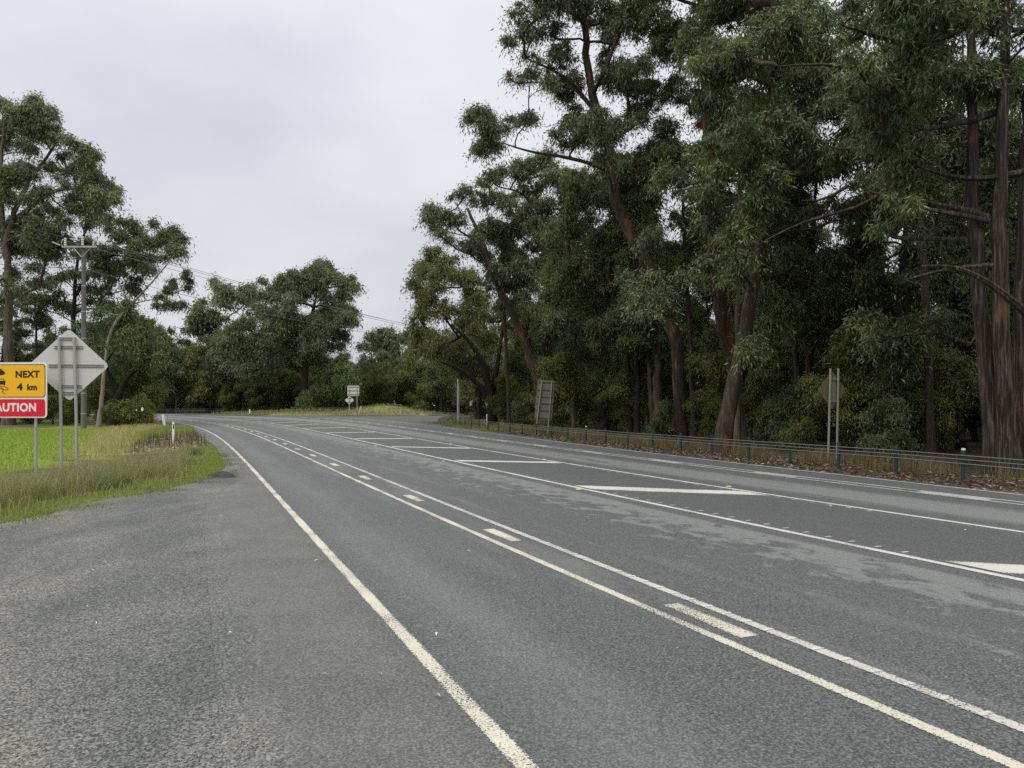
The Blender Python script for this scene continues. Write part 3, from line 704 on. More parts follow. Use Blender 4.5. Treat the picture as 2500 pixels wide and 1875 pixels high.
# --- left side
g = G_(31)
tree('windswept_eucalypt', 'tall grey-green eucalypt with curved dark limbs at the left edge', 'tree',
     [stem('18,905 20,780 18,640 16,560 14,500 40,440 60,390 95,350 120,310', 73, *DD), stem('16,560 5,480 2,400 5,300 15,240', 73.5, *DD, ground=False), stem('40,470 95,420 140,405 185,410', 73, *DD, ground=False)], [.5, .33, .24],
     lob('20,130,55 60,180,42 210,110,38 270,170,52 320,205,34 230,255,32 60,290,80 180,280,70 270,330,52 40,400,95 180,420,90 370,345,58 450,390,68 540,425,58 600,465,48 420,480,70 520,520,58 330,560,88 150,580,98 20,600,90 480,590,78 620,620,58 700,665,48 750,695,46 640,720,78 720,755,48 560,700,78 400,640,70 200,760,88 60,760,88 300,820,78 480,830,78 620,850,78 700,880,48 560,930,68 400,930,88 250,940,88 90,920,80 150,1010,85 300,1020,75 420,1040,85 60,1100,75 300,1130,65 20,1000,80 100,1350,60 20,1300,70 260,1290,55', 73, *R1z, g, 4.5, .45),
     'bark_tan', 'grey', .33, .25, .95, .85, seed=41, tint=1.05, sparse=1.0, fill=1.4, grow=1.2)
g = G_(32)
tree('airy_eucalypt', 'airy eucalypt with sky showing through, behind the power pole', 'tree',
     [stem('160,900 158,760 160,640 172,520 200,470', 82, *DD), stem('162,640 215,560 260,520 320,500', 82, *DD, ground=False)], [.36, .16],
     lob('800,915,60 870,965,58 740,960,68 920,1010,48 1000,915,40 1050,985,58 1130,975,50 1190,1010,32 1000,1045,65 1110,1075,55 1160,1085,30 880,1065,75 1000,1130,55 760,1085,65 850,1170,72 960,1205,55 870,1285,62 780,1240,72 640,1200,70 700,1345,62 880,1350,38 620,1355,62 400,1260,62 250,1210,60 100,1240,55 330,1400,70 180,1410,65 520,1120,70 560,1040,75 650,1100,75 700,1200,65 520,1250,65 420,1380,65 560,1420,65 480,1480,60 660,1440,60 900,1150,60 800,1000,70', 82, *R1z, g, 4.5, .3),
     'bark_dark', 'grey', .36, .26, .95, .9, seed=42, sparse=.85, fill=1.0, grow=1.2)
g = G_(33)
tree('leaning_pale_eucalypt', 'slender eucalypt with pale bare trunk leaning right, few leaf tufts against the sky', 'tree',
     [stem('640,1830 700,1660 740,1560 840,1460 980,1300 1060,1210 1130,1120', 67, *R1z), stem('860,1440 1000,1400 1080,1420', 67, *R1z, ground=False)], [.19, .06],
     lob('1120,1290,30 1130,1325,22 1210,1230,28 1215,1330,26 1030,1390,36 1140,1445,48 1185,1440,30 1020,1440,30 1200,1260,22 1060,1140,36', 67, *R1z, g, 2, 0),
     'bark_pale', 'grey', .26, .26, 1.25, .5, seed=43, sparse=1.3, tint=.7)
g = G_(34)
tree('low_spreading_tree', 'dark dome-shaped tree with black curving trunk beside the left bend', 'tree',
     [stem('920,820 945,640 1000,500 1120,390', 71, *R2z), stem('945,640 880,480 860,350', 71.5, *R2z, ground=False)], [.5, .24],
     lob('760,-60,100 880,-90,100 1010,-70,100 1120,0,100 700,60,100 840,60,120 980,70,120 1130,110,110 1240,120,80 1200,220,90 1080,230,100 930,200,100 760,180,100 1300,200,60 1290,300,60 700,290,80 1040,-140,60 1180,330,60', 71, *R2z, g, 4.5, .5),
     'bark_dark', 'deep', .30, .28, 1.1, .85, seed=44, tint=1.15)
g = G_(35)
tree('young_wattle', 'bright olive wattle bush at the road bend in front of the dark dome-shaped tree', 'bush',
     [stem('1060,880 1065,800 1060,700', 70, *R2z), stem('985,880 990,800 1000,740', 70.5, *R2z, ground=False)], [.09, .06],
     lob('1000,690,60 1070,660,70 1150,640,60 1180,700,60 1130,740,75 1200,770,50 1050,760,75 940,730,55 900,700,40 1120,820,55 1190,830,45 1030,830,50', 70, *R2z, g, 1.6, .4),
     'bark_dark', 'wattle', .22, .3, 1.2, .5, seed=45, tint=1.25, leafmat='leaf2')

# --- beyond the bend
g = G_(51)
tree('domed_eucalypt', 'large domed eucalypt beyond the bend, long bare trunk with an orange patch', 'tree',
     [stem('1075,1290 1085,1000 1092,850 1112,640 1160,480 1190,300', 165, *R4z), stem('1105,680 1000,590 880,560', 165, *R4z, ground=False)], [.75, .35],
     lob('1210,160,80 1140,195,60 1020,225,70 920,255,60 1290,200,50 1420,275,75 1475,315,45 1360,255,50 1040,340,80 1180,330,80 900,355,80 780,405,80 1250,420,80 1380,390,75 1420,500,75 1460,560,34 1320,520,70 1000,480,90 850,520,90 720,520,90 640,600,80 550,630,80 930,700,100 760,740,100 1230,650,100 1380,690,85 1300,790,100 1130,760,80 900,850,100 450,710,80 700,850,100 540,770,80 1000,600,80 1100,570,70 900,610,80 820,640,80 1000,710,90 1250,560,70 1180,760,80 1050,800,70 820,900,90 620,940,90 760,1000,80 1200,880,80', 165, *R4z, g, 9, .4),
     'bark_red', 'grey', .60, .3, 1.4, 1.6, seed=61, twigs=False, tint=.86, fill=2.2, grow=1.25)
g = G_(52)
tree('distant_eucalypt', 'lighter distant eucalypt with thin knobbly top left of the domed tree', 'tree',
     [stem('420,1280 430,1000 420,700 400,450 392,290', 195, *R4z), stem('600,1280 600,900 610,500', 197, *R4z, ground=False)], [.6, .5],
     lob('390,262,32 402,320,42 490,345,48 560,385,48 300,430,50 280,480,48 420,430,65 520,460,65 330,540,70 220,600,70 450,560,70 680,310,58 760,268,46 620,430,70 160,650,60 300,640,80 700,420,70', 195, *R4z, g, 9, .4),
     'bark_pale', 'grey', .8, .3, 1.0, 1.9, seed=62, twigs=False, tint=1.1, fill=1.2, grow=1.2)
g = G_(53)
tree('hazy_eucalypt', 'rounded hazy eucalypts mass in the gap at the centre of the skyline', 'tree',
     [stem('1660,1290 1660,1000 1690,750', 205, *R4z), stem('1850,1290 1840,1000 1800,750', 205, *R4z, ground=False)], [.5, .5],
     lob('1600,700,60 1690,665,58 1780,695,70 1545,775,55 1870,730,80 1650,800,85 1760,830,85 1900,870,95 1540,900,85 1700,950,95 1850,1000,95 1560,1010,80', 205, *R4z, g, 8, .4),
     'bark_dark', 'grey', .8, .3, 1.15, 1.9, seed=63, twigs=False, tint=.95, fill=1.3, grow=1.25)
g = G_(54)
tree('round_wattle', 'pointed light green wattle bush left of the far pair of signs', 'bush',
     [stem('1330,1280 1330,1100 1335,950', 160, *R4z)], [.2],
     lob('1340,880,50 1300,950,75 1390,960,68 1330,1050,105 1230,1020,68 1430,1030,50 1200,1120,80 1330,1160,105 1440,1120,60 1110,1190,55 1180,1220,60 1400,1230,70', 160, *R4z, g, 4, .4),
     'bark_dark', 'fresh', .5, .32, 1.3, 1.5, seed=64, twigs=False, tint=.72, leafmat='leaf2')

# --- generic forest trees and shrubs, copied
def proto(k, H, cr, nl, L, rp, pal, bark, r0, z0=.4, **kw):
    g = G_(100 + k); lean = g.uniform(-.06, .06, 2) * H
    st = [np.array([0, 0, 0.]), np.array([lean[0] * .3, lean[1] * .3, H * .35]), np.array([lean[0] * .7, lean[1] * .7, H * .65]), np.array([lean[0], lean[1], H * .92])]
    lo = []
    for _ in range(nl):
        z = g.uniform(z0, .97); rr = cr * math.sqrt(max(.05, 1 - ((z - .62) / .45) ** 2)) * math.sqrt(g.random()); a = g.uniform(0, 6.283)
        lo.append((np.array([lean[0] * z + rr * math.cos(a), lean[1] * z + rr * math.sin(a), z * H]), cr * g.uniform(.25, .42)))
    return tree('forest_eucalypt' if H > 8 else 'wattle_shrub', 'x', 'tree' if H > 8 else 'bush', [st], [r0], lo, bark, pal, L, .3, 1.0, rp, seed=200 + k, twigs=False, sides=7, **kw)
PRO = [proto(1, 17, 3.2, 22, .30, .75, 'deep', 'bark_dark', .22, .3), proto(2, 15, 2.8, 20, .30, .7, 'olive', 'bark_dark', .18, .25),
       proto(3, 19, 3.4, 22, .32, .8, 'deep', 'bark_red', .26, .42), proto(4, 12, 2.6, 20, .28, .7, 'deep', 'bark_dark', .14, .12)]
FAR = [proto(5, 24, 4.6, 20, .62, 1.4, 'deep', 'bark_dark', .34, .25, tint=1.1), proto(6, 21, 4.4, 20, .62, 1.4, 'grey', 'bark_tan', .30, .35), proto(7, 18, 4.4, 22, .6, 1.4, 'olive', 'bark_dark', .26, .15)]
SHR = [proto(8, 3.4, 1.5, 16, .15, .42, 'wattle', 'bark_dark', .05, .08, leafmat='leaf2', tint=1.0), proto(9, 2.4, 1.3, 14, .15, .4, 'deep', 'bark_dark', .04, .06), proto(10, 5.0, 1.7, 20, .17, .5, 'wattle', 'bark_dark', .07, .1, leafmat='leaf2', tint=.95)]
used = set()
def plant(src, x, y, sc, label, group, sz=None):
    rz = rnd.uniform(0, 6.28); uu_, oo_ = to_road(np.array([x]), np.array([y]))
    if uu_[0] < 172 and left_edge(uu_)[0] - 2.5 < oo_[0] < right_edge(uu_)[0] + 2.5: return None
    if src.name not in used:
        used.add(src.name); src.location = (x, y, float(gz(x, y))); src.rotation_euler = (0, 0, rz); src.scale = (sc, sc, sz or sc); src['label'] = label; src['group'] = group
        return src
    return copy_tree(src, (x, y, float(gz(x, y))), rz, sc, label, group, sz)
SLIM = [proto(11, 18, 2.4, 16, .26, .65, 'deep', 'bark_red', .17, .55), proto(12, 16, 2.2, 16, .26, .65, 'grey', 'bark_tan', .15, .5), proto(13, 17, 2.3, 16, .26, .65, 'olive', 'bark_dark', .13, .5)]
for j, (px, D, lab) in enumerate(((1100, 64, 'slim dark trunk left of the leaning rectangular sign'), (1240, 57, 'slim trunk just right of the leaning rectangular sign'), (1362, 50, 'slim trunk left of the pale shaggy stems'), (1500, 46, 'slim trunk close behind the tall orange-barked trunk'), (1592, 36, 'slim trunk right beside the red leaning trunk'),
        (1655, 42, 'slim pale trunk a little right of the red leaning trunk'), (1725, 36, 'slim trunk left of the two-post diamond sign'), (1868, 33, 'slim trunk right behind the two-post diamond sign'), (1935, 31, 'slim reddish trunk between diamond sign and big fibrous stems'), (2012, 29, 'slim dark trunk left of the big fibrous stems'), (2060, 36, 'slim trunk deep behind the big fibrous stems'))):
    t_ = SLIM[j % 3]; x = (px * KD - CX) / F * D
    if j < 3: t_.location = (x, D, 0); t_['label'] = lab; t_['group'] = 'slim trunks at the forest edge'
    else: copy_tree(t_, (x, D, 0), rnd.uniform(0, 6.28), rnd.uniform(.85, 1.1), lab, 'slim trunks at the forest edge')
# right forest rows: behind the barrier
LR = 'dark eucalypt among the crowded trunks of the forest behind the barrier'
for row, (d0, n) in enumerate(((9.5, 13), (15, 14), (22, 15), (31, 14))):
    for j in range(n):
        u = 4 + (92 - 4) * (j + rnd.uniform(.1, .9)) / n; o = float(right_edge(np.array(u))) + d0 + rnd.uniform(-2, 2)
        x, y = RP(np.array(u), np.array(o))
        if x > 62 or y < 14 or (u > 62 and o < right_edge(np.array(u)) + 12): continue
        hi = 1.05 if x < 14 else .8
        plant(PRO[(j * 3 + row) % 4], float(x), float(y), rnd.uniform(.8, hi), LR, 'crowded forest trees behind the barrier')
for (x, y) in ((30, 30), (36, 36), (30, 42), (44, 44), (40, 54), (52, 58), (30, 60), (22, 64), (58, 70), (46, 74), (33, 78), (20, 84), (9, 92), (60, 90), (44, 98), (28, 104), (26, 22), (32, 18)):
    plant(PRO[int(x + y) % 4], x + rnd.uniform(-2, 2), y + rnd.uniform(-2, 2), rnd.uniform(.65, .85), LR, 'crowded forest trees behind the barrier')
# left forest
for j in range(34):
    x = -92 + 66 * ((j % 17) + rnd.random()) / 17; y = rnd.uniform(78, 92) if j < 17 else rnd.uniform(94, 118)
    plant(PRO[j % 4], x, y, rnd.uniform(.7, .9), 'dark understorey eucalypt in the row behind the left-hand pasture', 'trees behind the left pasture')
# forest beyond the bend
for row, (yy, n, x0, x1) in enumerate(((184, 20, -122, -40), (190, 22, -118, -14), (198, 20, -112, -2), (212, 20, -106, 12))):
    for j in range(n):
        x = x0 + (x1 - x0) * (j + rnd.uniform(.15, .85)) / n; y = yy + rnd.uniform(-4, 4)
        if row == 0 and x > -50: continue
        plant(FAR[(j + row) % 3], x, y, rnd.uniform(.75, .98) if x < -52 else rnd.uniform(.6, .8), 'dim tall eucalypt in the forest wall beyond the bend', 'forest wall beyond the bend')
for (x, y, s) in ((-15, 160, .8), (-9, 150, .75), (-3, 140, .75), (-11, 172, .8), (-2, 158, .85), (4, 146, .8), (-6, 120, .62), (1, 128, .7), (-5, 106, .5), (2, 112, .62), (-19, 178, .8), (8, 126, .8)):
    plant(FAR[int(abs(x)) % 3], x, y, s, 'dim eucalypt beside the side road, behind the forked tree', 'trees along the side road')
# far woods that read as one dim mass
def wood(name, pts, n, rp, L, pal, zs, tint, label):
    g = G_(900 + n); i = g.integers(0, len(pts), n); c = np.array(pts, float)[i] + g.normal(size=(n, 2)) * 2.2
    cen = np.c_[c, zs * g.random(n) ** 1.3 + .3]; v, col = leaves(cen, rp * (.7 + .6 * g.random(n)), 46, L, .34, pal, g, .7, tint)
    o = mesh_obj(name, v, np.arange(len(v)).reshape(-1, 4), M['leaf'], col=col); tag(o, kind='stuff')
wood('distant_woods', [(x, 232 + 10 * math.sin(x * .1)) for x in np.arange(-175, 60, 2.0)] + [(-172 + .1 * j, 232 - 2 * j) for j in range(30)] + [(x, 226) for x in np.arange(-125, -40, 1.2)], 2600, 2.1, 1.25, 'deep', 13, .9, '')
wood('deep_woods', [(62 + 6 * math.sin(y * .2), y) for y in np.arange(8, 110, 1.5)] + [(62 - 1.25 * j, 112 + .9 * j) for j in range(50)], 1300, 1.5, .8, 'deep', 10, .8, '')
wood('pasture_woods', [(x, 124) for x in np.arange(-135, -74, 1.6)], 900, 1.5, .55, 'deep', 9, .7, '')
# shrubs
LS = 'leafy wattle shrub in the undergrowth behind the barrier'
for j in range(16):
    u = 3 + 60 * (j + rnd.random()) / 16; o = float(right_edge(np.array(u))) + rnd.uniform(6.0, 10.5); x, y = RP(np.array(u), np.array(o))
    if y < 15: continue
    plant(SHR[j % 3], float(x), float(y), rnd.uniform(.7, 1.15), LS, 'wattle shrubs behind the barrier')
for row, (d0, n) in enumerate(((14, 24), (19, 24), (26, 24), (34, 20))):
    for j in range(n):
        u = 2 + 92 * (j + rnd.random()) / n; o = float(right_edge(np.array(u))) + d0 + rnd.uniform(-2.5, 2.5); x, y = RP(np.array(u), np.array(o))
        if y < 15 or x > 60 or (u > 60 and d0 < 16): continue
        plant(SHR[2 if (j + row) % 3 else 0], float(x), float(y), rnd.uniform(1.0, 1.7), LS, 'wattle shrubs behind the barrier')
for (px, py, D, k, sc, lab) in ((1215, 935, 52, 2, 1.1, 'tall olive wattle bush directly right of the leaning rectangular sign'), (1905, 985, 26, 1, .85, 'low glossy shrub behind the barrier right of the two-post diamond sign'),
                                (1850, 960, 31, 2, .95, 'olive wattle rising behind the two-post diamond sign'), (1120, 905, 66, 1, 1.2, 'small dark shrub left of the leaning rectangular sign')):
    plant(SHR[k], (px * KD - CX) / F * D, D, sc, lab, None or 'single shrubs near the signs')
for j in range(34):
    x = -72 + 46 * ((j % 17) + rnd.random()) / 17; plant(SHR[(0, 2)[j % 2]], x, rnd.uniform(73, 78) if j < 17 else rnd.uniform(78, 86), rnd.uniform(.9, 1.5), 'dark shrub along the back edge of the left pasture', 'shrubs behind the pasture')
for j in range(44):
    x = -116 + 114 * (j + rnd.random()) / 44; y = 180 + rnd.uniform(0, 5) if x < -46 else rnd.uniform(166, 182)
    plant(SHR[(0, 2, 2)[j % 3]], x, y, rnd.uniform(1.4, 2.6), 'shadowed shrub at the foot of the forest wall beyond the bend', 'shrubs under the far forest')

# ------------------------------------------------------------------ grasses and litter
def blades(name, xy, h, wd, cols, lean=.35, mat='grass', seg=2):
    g = rng; n = len(xy); z = gz(xy[:, 0], xy[:, 1]); hh = h * (.5 + .8 * g.random(n)); a = g.uniform(0, 6.283, n); ln = hh * lean * g.random(n)
    dx, dy = np.cos(a), np.sin(a); b = g.uniform(0, 6.283, n); sx, sy = np.cos(b) * wd / 2, np.sin(b) * wd / 2
    p0 = np.c_[xy, z]; p1 = p0 + np.c_[dx * ln * .35, dy * ln * .35, hh * .6]; p2 = p0 + np.c_[dx * ln, dy * ln, hh]
    s = np.c_[sx, sy, np.zeros(n)]
    v = np.stack([p0 - s, p0 + s, p1 + s * .8, p1 - s * .8, p2 + s * .15, p2 - s * .15], 1).reshape(-1, 3)
    k = np.arange(n)[:, None] * 6; f = np.concatenate([k + [0, 1, 2, 3], k + [3, 2, 4, 5]])
    c = np.array(cols)[g.integers(0, len(cols), n)] * (.65 + .7 * g.random((n, 1)))
    return tag(mesh_obj(name, v, f, M[mat], col=np.repeat(c, 6, 0)), kind='stuff')
def scatter(n, x0, x1, y0, y1, test, dens=None):
    o = []; m = 0
    while m < n:
        x = rng.uniform(x0, x1, n * 2); y = rng.uniform(y0, y1, n * 2); k = test(x, y)
        if dens is not None: k &= rng.random(len(x)) < dens(x, y)
        o.append(np.c_[x[k], y[k]]); m += int(k.sum())
        if len(o) > 60: break
    return np.concatenate(o)[:n]
def edge_dist(x, y): return np.sqrt(np.min([(x - p[0]) ** 2 + (y - p[1]) ** 2 for p in ge], axis=0))
inv = lambda x, y: inpoly(x, y, VERGE)
wob = lambda x, y, k=1.0: (x + (vnoise(x, y, 51, 1.1) - .5) * 1.6 * k, y + (vnoise(x, y, 52, .9) - .5) * 3.4 * k)
tall = lambda x, y: inv(x, y) & (edge_dist(x, y) > .45 + 1.1 * vnoise(x, y, 31, 1.7)) & inpoly(*wob(x, y), TALL)
blades('tall_grass', scatter(26000, -20, -4, 7, 36, tall, lambda x, y: (.04 + 1.3 * np.clip(vnoise(x, y, 9, .6) - .22, 0, 1)) * np.clip((edge_dist(x, y) - .4) / 1.0, .12, 1)), .32, .008,
       [(.23, .25, .12), (.27, .245, .14), (.19, .235, .09), (.31, .27, .18), (.15, .20, .065)], .85)
blades('seed_grass', scatter(7500, -20, -4, 7, 36, tall, lambda x, y: vnoise(x, y, 10, 1.1) * np.clip((edge_dist(x, y) - .4) / 1.3, .05, 1)), .55, .006, [(.31, .27, .17), (.25, .25, .13), (.36, .31, .21)], .7)
mid = lambda x, y: inv(x, y) & (edge_dist(x, y) > .5) & ~inpoly(*wob(x, y, -1.5), LAWN) & ~inpoly(x, y, BARK) & ~inpoly(x, y, SHORT) & (y < 48)
blades('mixed_grass', scatter(15000, -26, -6, 12, 48, mid, lambda x, y: vnoise(x, y, 33, .9)), .20, .013, [(.38, .30, .18), (.31, .27, .13), (.24, .28, .09), (.42, .34, .22), (.28, .32, .08)], .8)
blades('lawn_grass', scatter(30000, -40, -9, 18, 60, lambda x, y: inpoly(*wob(x, y), LAWN)), .13, .022, [(.24, .34, .05), (.30, .36, .07), (.20, .30, .045), (.36, .37, .11)], .8)
blades('straw_grass', scatter(9000, -36, -10, 18, 75, lambda x, y: inpoly(*wob(x, y), STRAW)), .30, .014, [(.46, .38, .22), (.38, .31, .17), (.29, .28, .12), (.50, .43, .28), (.24, .28, .08)], .7)
blades('verge_grass', scatter(7000, -40, -9, 24, 75, lambda x, y: inpoly(x, y, SHORT)), .16, .018, [(.20, .28, .05), (.24, .28, .07), (.30, .28, .13)], .6)
blades('moss_turf', scatter(15000, -19, -4, 7, 36, lambda x, y: inv(x, y) & (edge_dist(x, y) < .9 + .5 * vnoise(x, y, 45, 1.3)), lambda x, y: np.clip(1.5 - 1.4 * vnoise(x, y, 44, .7) - .3 * edge_dist(x, y), .05, 1)), .055, .011, [(.23, .33, .05), (.19, .27, .05), (.28, .32, .09), (.26, .25, .11)], .9)
blades('sparse_turf', scatter(2600, -19, -3, 7, 30, lambda x, y: ~inv(x, y) & (edge_dist(x, y) < .9) & (vnoise(x, y, 61, .6) > .5), lambda x, y: np.clip(1 - edge_dist(x, y) / .9, 0, 1) ** 1.5), .05, .011, [(.19, .24, .06), (.15, .19, .05), (.26, .24, .11)], .9)
blades('weed_stems', scatter(900, -26, -12, 27, 45, lambda x, y: inpoly(x, y, BARK)), .55, .016, [(.10, .075, .055), (.08, .085, .04), (.14, .11, .08)], .3)
def rtest(lo, hi, u0, u1):
    def f(x, y):
        U, O = to_road(x, y); dd = O - right_edge(U); return (dd > lo) & (dd < hi) & (U > u0) & (U < u1)
    return f
blades('roadside_straw', scatter(9000, -8, 24, 12, 66, rtest(1.5, 3.6, -12, 48), lambda x, y: np.clip(vnoise(x, y, 17, 1.1) * 1.6 - .35, 0, 1)), .45, .012, [(.21, .155, .09), (.17, .125, .07), (.12, .11, .048), (.25, .195, .12)], .6)
blades('roadside_grass', scatter(5000, -16, 8, 40, 90, rtest(.5, 6, 36, 72), lambda x, y: vnoise(x, y, 18, 1.5)), .24, .022, [(.17, .18, .05), (.14, .19, .04), (.25, .2, .1)], .6)
blades('mound_grass', scatter(6000, -62, -14, 140, 162, lambda x, y: gz(x, y) > .08, lambda x, y: .3 + .7 * vnoise(x, y, 20, 3)), .5, .07, [(.27, .225, .14), (.20, .21, .10), (.16, .20, .075), (.32, .27, .18)], .6)
def litter(name, xy, L, cols):
    n = len(xy); a = rng.uniform(0, 6.283, n); l = L * (.5 + rng.random(n)); z = gz(xy[:, 0], xy[:, 1]) + .02 + .05 * rng.random(n) ** 3
    p = np.c_[xy, z]; ax = np.c_[np.cos(a), np.sin(a), rng.uniform(-.25, .25, n)] * l[:, None]; sd = np.c_[-np.sin(a), np.cos(a), rng.uniform(-.5, .5, n)] * l[:, None] * .16
    v = np.stack([p - ax * .5, p + sd + [0, 0, .012], p + ax * .5, p - sd + [0, 0, .012]], 1).reshape(-1, 3)
    c = np.array(cols)[rng.integers(0, len(cols), n)] * (.5 + rng.random((n, 1)))
    return tag(mesh_obj(name, v, np.arange(4 * n).reshape(-1, 4), M['litter'], col=np.repeat(c, 4, 0)), kind='stuff')
litter('leaf_litter', scatter(16000, -6, 26, 10, 60, rtest(-.25, 3.2, -14, 46), lambda x, y: .15 + .85 * vnoise(x, y, 15, .8)), .13, [(.13, .082, .056), (.09, .06, .045), (.20, .145, .10), (.06, .042, .034), (.28, .215, .155)])
litter('bark_litter', scatter(1500, -28, -10, 24, 50, lambda x, y: inpoly(x, y, BARK)), .22, [(.38, .28, .21), (.26, .18, .14), (.50, .40, .32)])
litter('road_leaves', np.concatenate([RP(rng.uniform(-6, 40, 90), rng.uniform(-3.5, 11.5, 90)), scatter(70, -8, 0, 4, 14, lambda x, y: ~inv(x, y) & (x < 1))]), .05, [(.30, .22, .14), (.12, .09, .07), (.5, .48, .42)])

# ------------------------------------------------------------------ wire rope barrier
bp = [(2500 * 1.0 + 130, 1209), (2351.7, 1176), (2188, 1156.9), (2048, 1143.5), (1928.6, 1131.5), (1828.4, 1121.8), (1739, 1112.8), (1662, 1104), (1593, 1097.4), (1533, 1091.7), (1479, 1084.5), (1430.7, 1079), (1386, 1074.5), (1346, 1069.5), (1309, 1065), (1275, 1061), (1245, 1057.5), (1217, 1053.7), (1191.5, 1050), (1170, 1046.8), (1151, 1044), (1135, 1042), (1123, 1040), (1112.5, 1034.5), (1105.5, 1031)]
bw = [PG(*p) for p in bp]
root = empty('cable_barrier', (*bw[1], 0), 'long wire rope safety barrier on dark green posts along the right road edge', 'barrier')
o3 = np.array([*bw[1], 0])
for k, p in enumerate(bw):
    m = MB(); q = np.array([*p, 0]) - o3; tl = (rnd.uniform(-.01, .01), rnd.uniform(-.01, .01))
    m.tube([q + [0, 0, -.1], q + [tl[0], tl[1], .70]], .046, 10); m.tube([q + [tl[0], tl[1], .70], q + [tl[0], tl[1], .785]], [.053, .05], 10)
    for h in (.45, .555, .655): m.box(q + [-.03, -.03, h], (.03, .03, .035))
    po = m.build('post', M['green_steel'], root)
    if k in (1, 11):
        c = MB(); c.box(q + [0, -.005, .81], (.075, .05, .05)); c.build('reflector_cap', M['plastic_white'], po)
for h in (.45, .555, .655):
    m = MB(); pts = []
    for k, p in enumerate(bw): pts.append(np.array([p[0] - .045, p[1] - .045, h]) - o3)
    m.tube(pts, .017, 6); m.build('cable', M['cable'], root)
m = MB(); e = np.array([*bw[-1], 0]) - o3; dv = (bw[-1] - bw[-2]) / np.linalg.norm(bw[-1] - bw[-2])
m.tube([e + [0, 0, .62], e + [dv[0] * 1.2 - .3, dv[1] * 1.2, .66], e + [dv[0] * 2.2 - .5, dv[1] * 2.2, .95]], .07, 8)
m.tube([e + [0, 0, .45], e + [dv[0] * 1.4 - .4, dv[1] * 1.4, .40], e + [dv[0] * 2.4 - .6, dv[1] * 2.4, .05]], .05, 8)
m.build('end_anchor', M['green_steel'], root)

# ------------------------------------------------------------------ signs
def text_mesh(body, size, name, mat, parent, x, z, y, bold=0.0, sx=1.0, align='CENTER'):
    c = bpy.data.curves.new('lettering', 'FONT'); c.body = body; c.size = size; c.offset = bold; c.extrude = .001; c.align_x = align; c.align_y = 'CENTER'; c.space_character = 1.08
    t = bpy.data.objects.new('lettering_source', c); COL.objects.link(t)
    me = bpy.data.meshes.new_from_object(t.evaluated_get(bpy.context.evaluated_depsgraph_get()))
    bpy.data.objects.remove(t); bpy.data.curves.remove(c)
    co = np.empty(len(me.vertices) * 3); me.vertices.foreach_get('co', co); co = co.reshape(-1, 3)
    co = np.c_[co[:, 0] * sx + x, y - co[:, 2], co[:, 1] + z]; me.vertices.foreach_set('co', co.ravel())
    me.materials.clear(); me.materials.append(mat); me.update()
    o = bpy.data.objects.new(name, me); COL.objects.link(o); o.parent = parent; return o
# amber caution sign at the left edge
D = 20.7; k = D / F
cx = 30.5; x0 = (cx - CX) * k
root = empty('caution_sign', (x0, D, 0), 'amber and red slippery road caution sign cut by the left edge', 'road sign', rz=R(-7))
z = lambda py: EYE + (HZ - py) * k
W_, zt, zb = 184 * k, z(884.5), z(1020)
m = MB(); m.plate(round_poly(rect(0, (zt + zb) / 2, W_, zt - zb), .12), -.004, .012); m.build('sign_panel', M['white'], root)
yt, yb = z(889.5), z(970.5)
m = MB(); m.plate(round_poly(rect(0, (yt + yb) / 2, W_ - .09, yt - yb), .10), -.007, -.0045); m.build('border', M['black'], root)
m = MB(); m.plate(round_poly(rect(0, (yt + yb) / 2, W_ - .13, yt - yb - .04), .085), -.010, -.0075); m.build('amber_panel', M['yellow'], root)
rt, rbm = z(974.5), z(1017)
m = MB(); m.plate(round_poly(rect(0, (rt + rbm) / 2, W_ - .10, rt - rbm), .09), -.008, -.0045); m.build('red_panel', M['red'], root)
text_mesh('NEXT', .245, 'lettering', M['black'], root, (71 - cx) * k, z(914.5), -.0125, .011, 1.08)
text_mesh('4', .245, 'lettering', M['black'], root, (51 - cx) * k, z(945.5), -.0125, .013, 1.25)
text_mesh('km', .225, 'lettering', M['black'], root, (83.5 - cx) * k, z(946), -.0125, .010, 1.05)
text_mesh('CAUTION', .305, 'lettering', M['white'], root, (30 - cx) * k, z(995.5), -.0105, .012, 1.0)
ic = MB()                                                             # pictogram: car with skid marks under a dark cloud
X_ = lambda px: (px - cx) * k
def poly_px(pts): ic.plate([(X_(a), z(b)) for a, b in pts], -.0125, -.0108)
poly_px([(-32, 915), (-26, 905), (-15, 899), (-2, 899.5), (6, 904), (11.5, 910), (10, 914.5), (2, 916)])
poly_px([(-27, 940), (-27, 930), (-22, 929), (-19, 924.5), (-2, 924.5), (8, 924.3), (10, 929), (12.5, 930), (12, 939), (11, 941), (8.5, 941), (8.5, 939), (-22, 939.2), (-23, 941.5), (-26, 941.5)])
def skid(px): 
    pts = [np.array([X_(a), -.0117, z(b)]) for a, b in px]; ic.tube(pts, .0085, 6)
skid([(-2, 943), (10, 943.5), (17, 946), (20, 949.5), (15, 952), (4, 950), (-4, 946)]); skid([(0, 946), (6, 950), (8, 953), (3, 956), (6, 959), (12, 961)]); skid([(-24, 944), (-28, 950), (-20, 955), (-26, 961)])
ic.build('pictogram', M['black'], root)
gl = MB(); gl.plate([(X_(-16), z(926.3)), (X_(6.5), z(926)), (X_(8), z(929.5)), (X_(-19), z(929.7))], -.0130, -.0126); gl.build('window_mark', M['yellow'], root)
for px in (88.5, -28):
    m = MB(); m.tube([(X_(px), .06, -.2), (X_(px), .06, zt - .05)], .038, 12); m.build('post', M['post_metal'], root)
m = MB(); m.box((0, .025, zt - .3), (W_ - .1, .025, .05)); m.box((0, .025, zb + .3), (W_ - .1, .025, .05)); m.build('bracket', M['metal'], root)

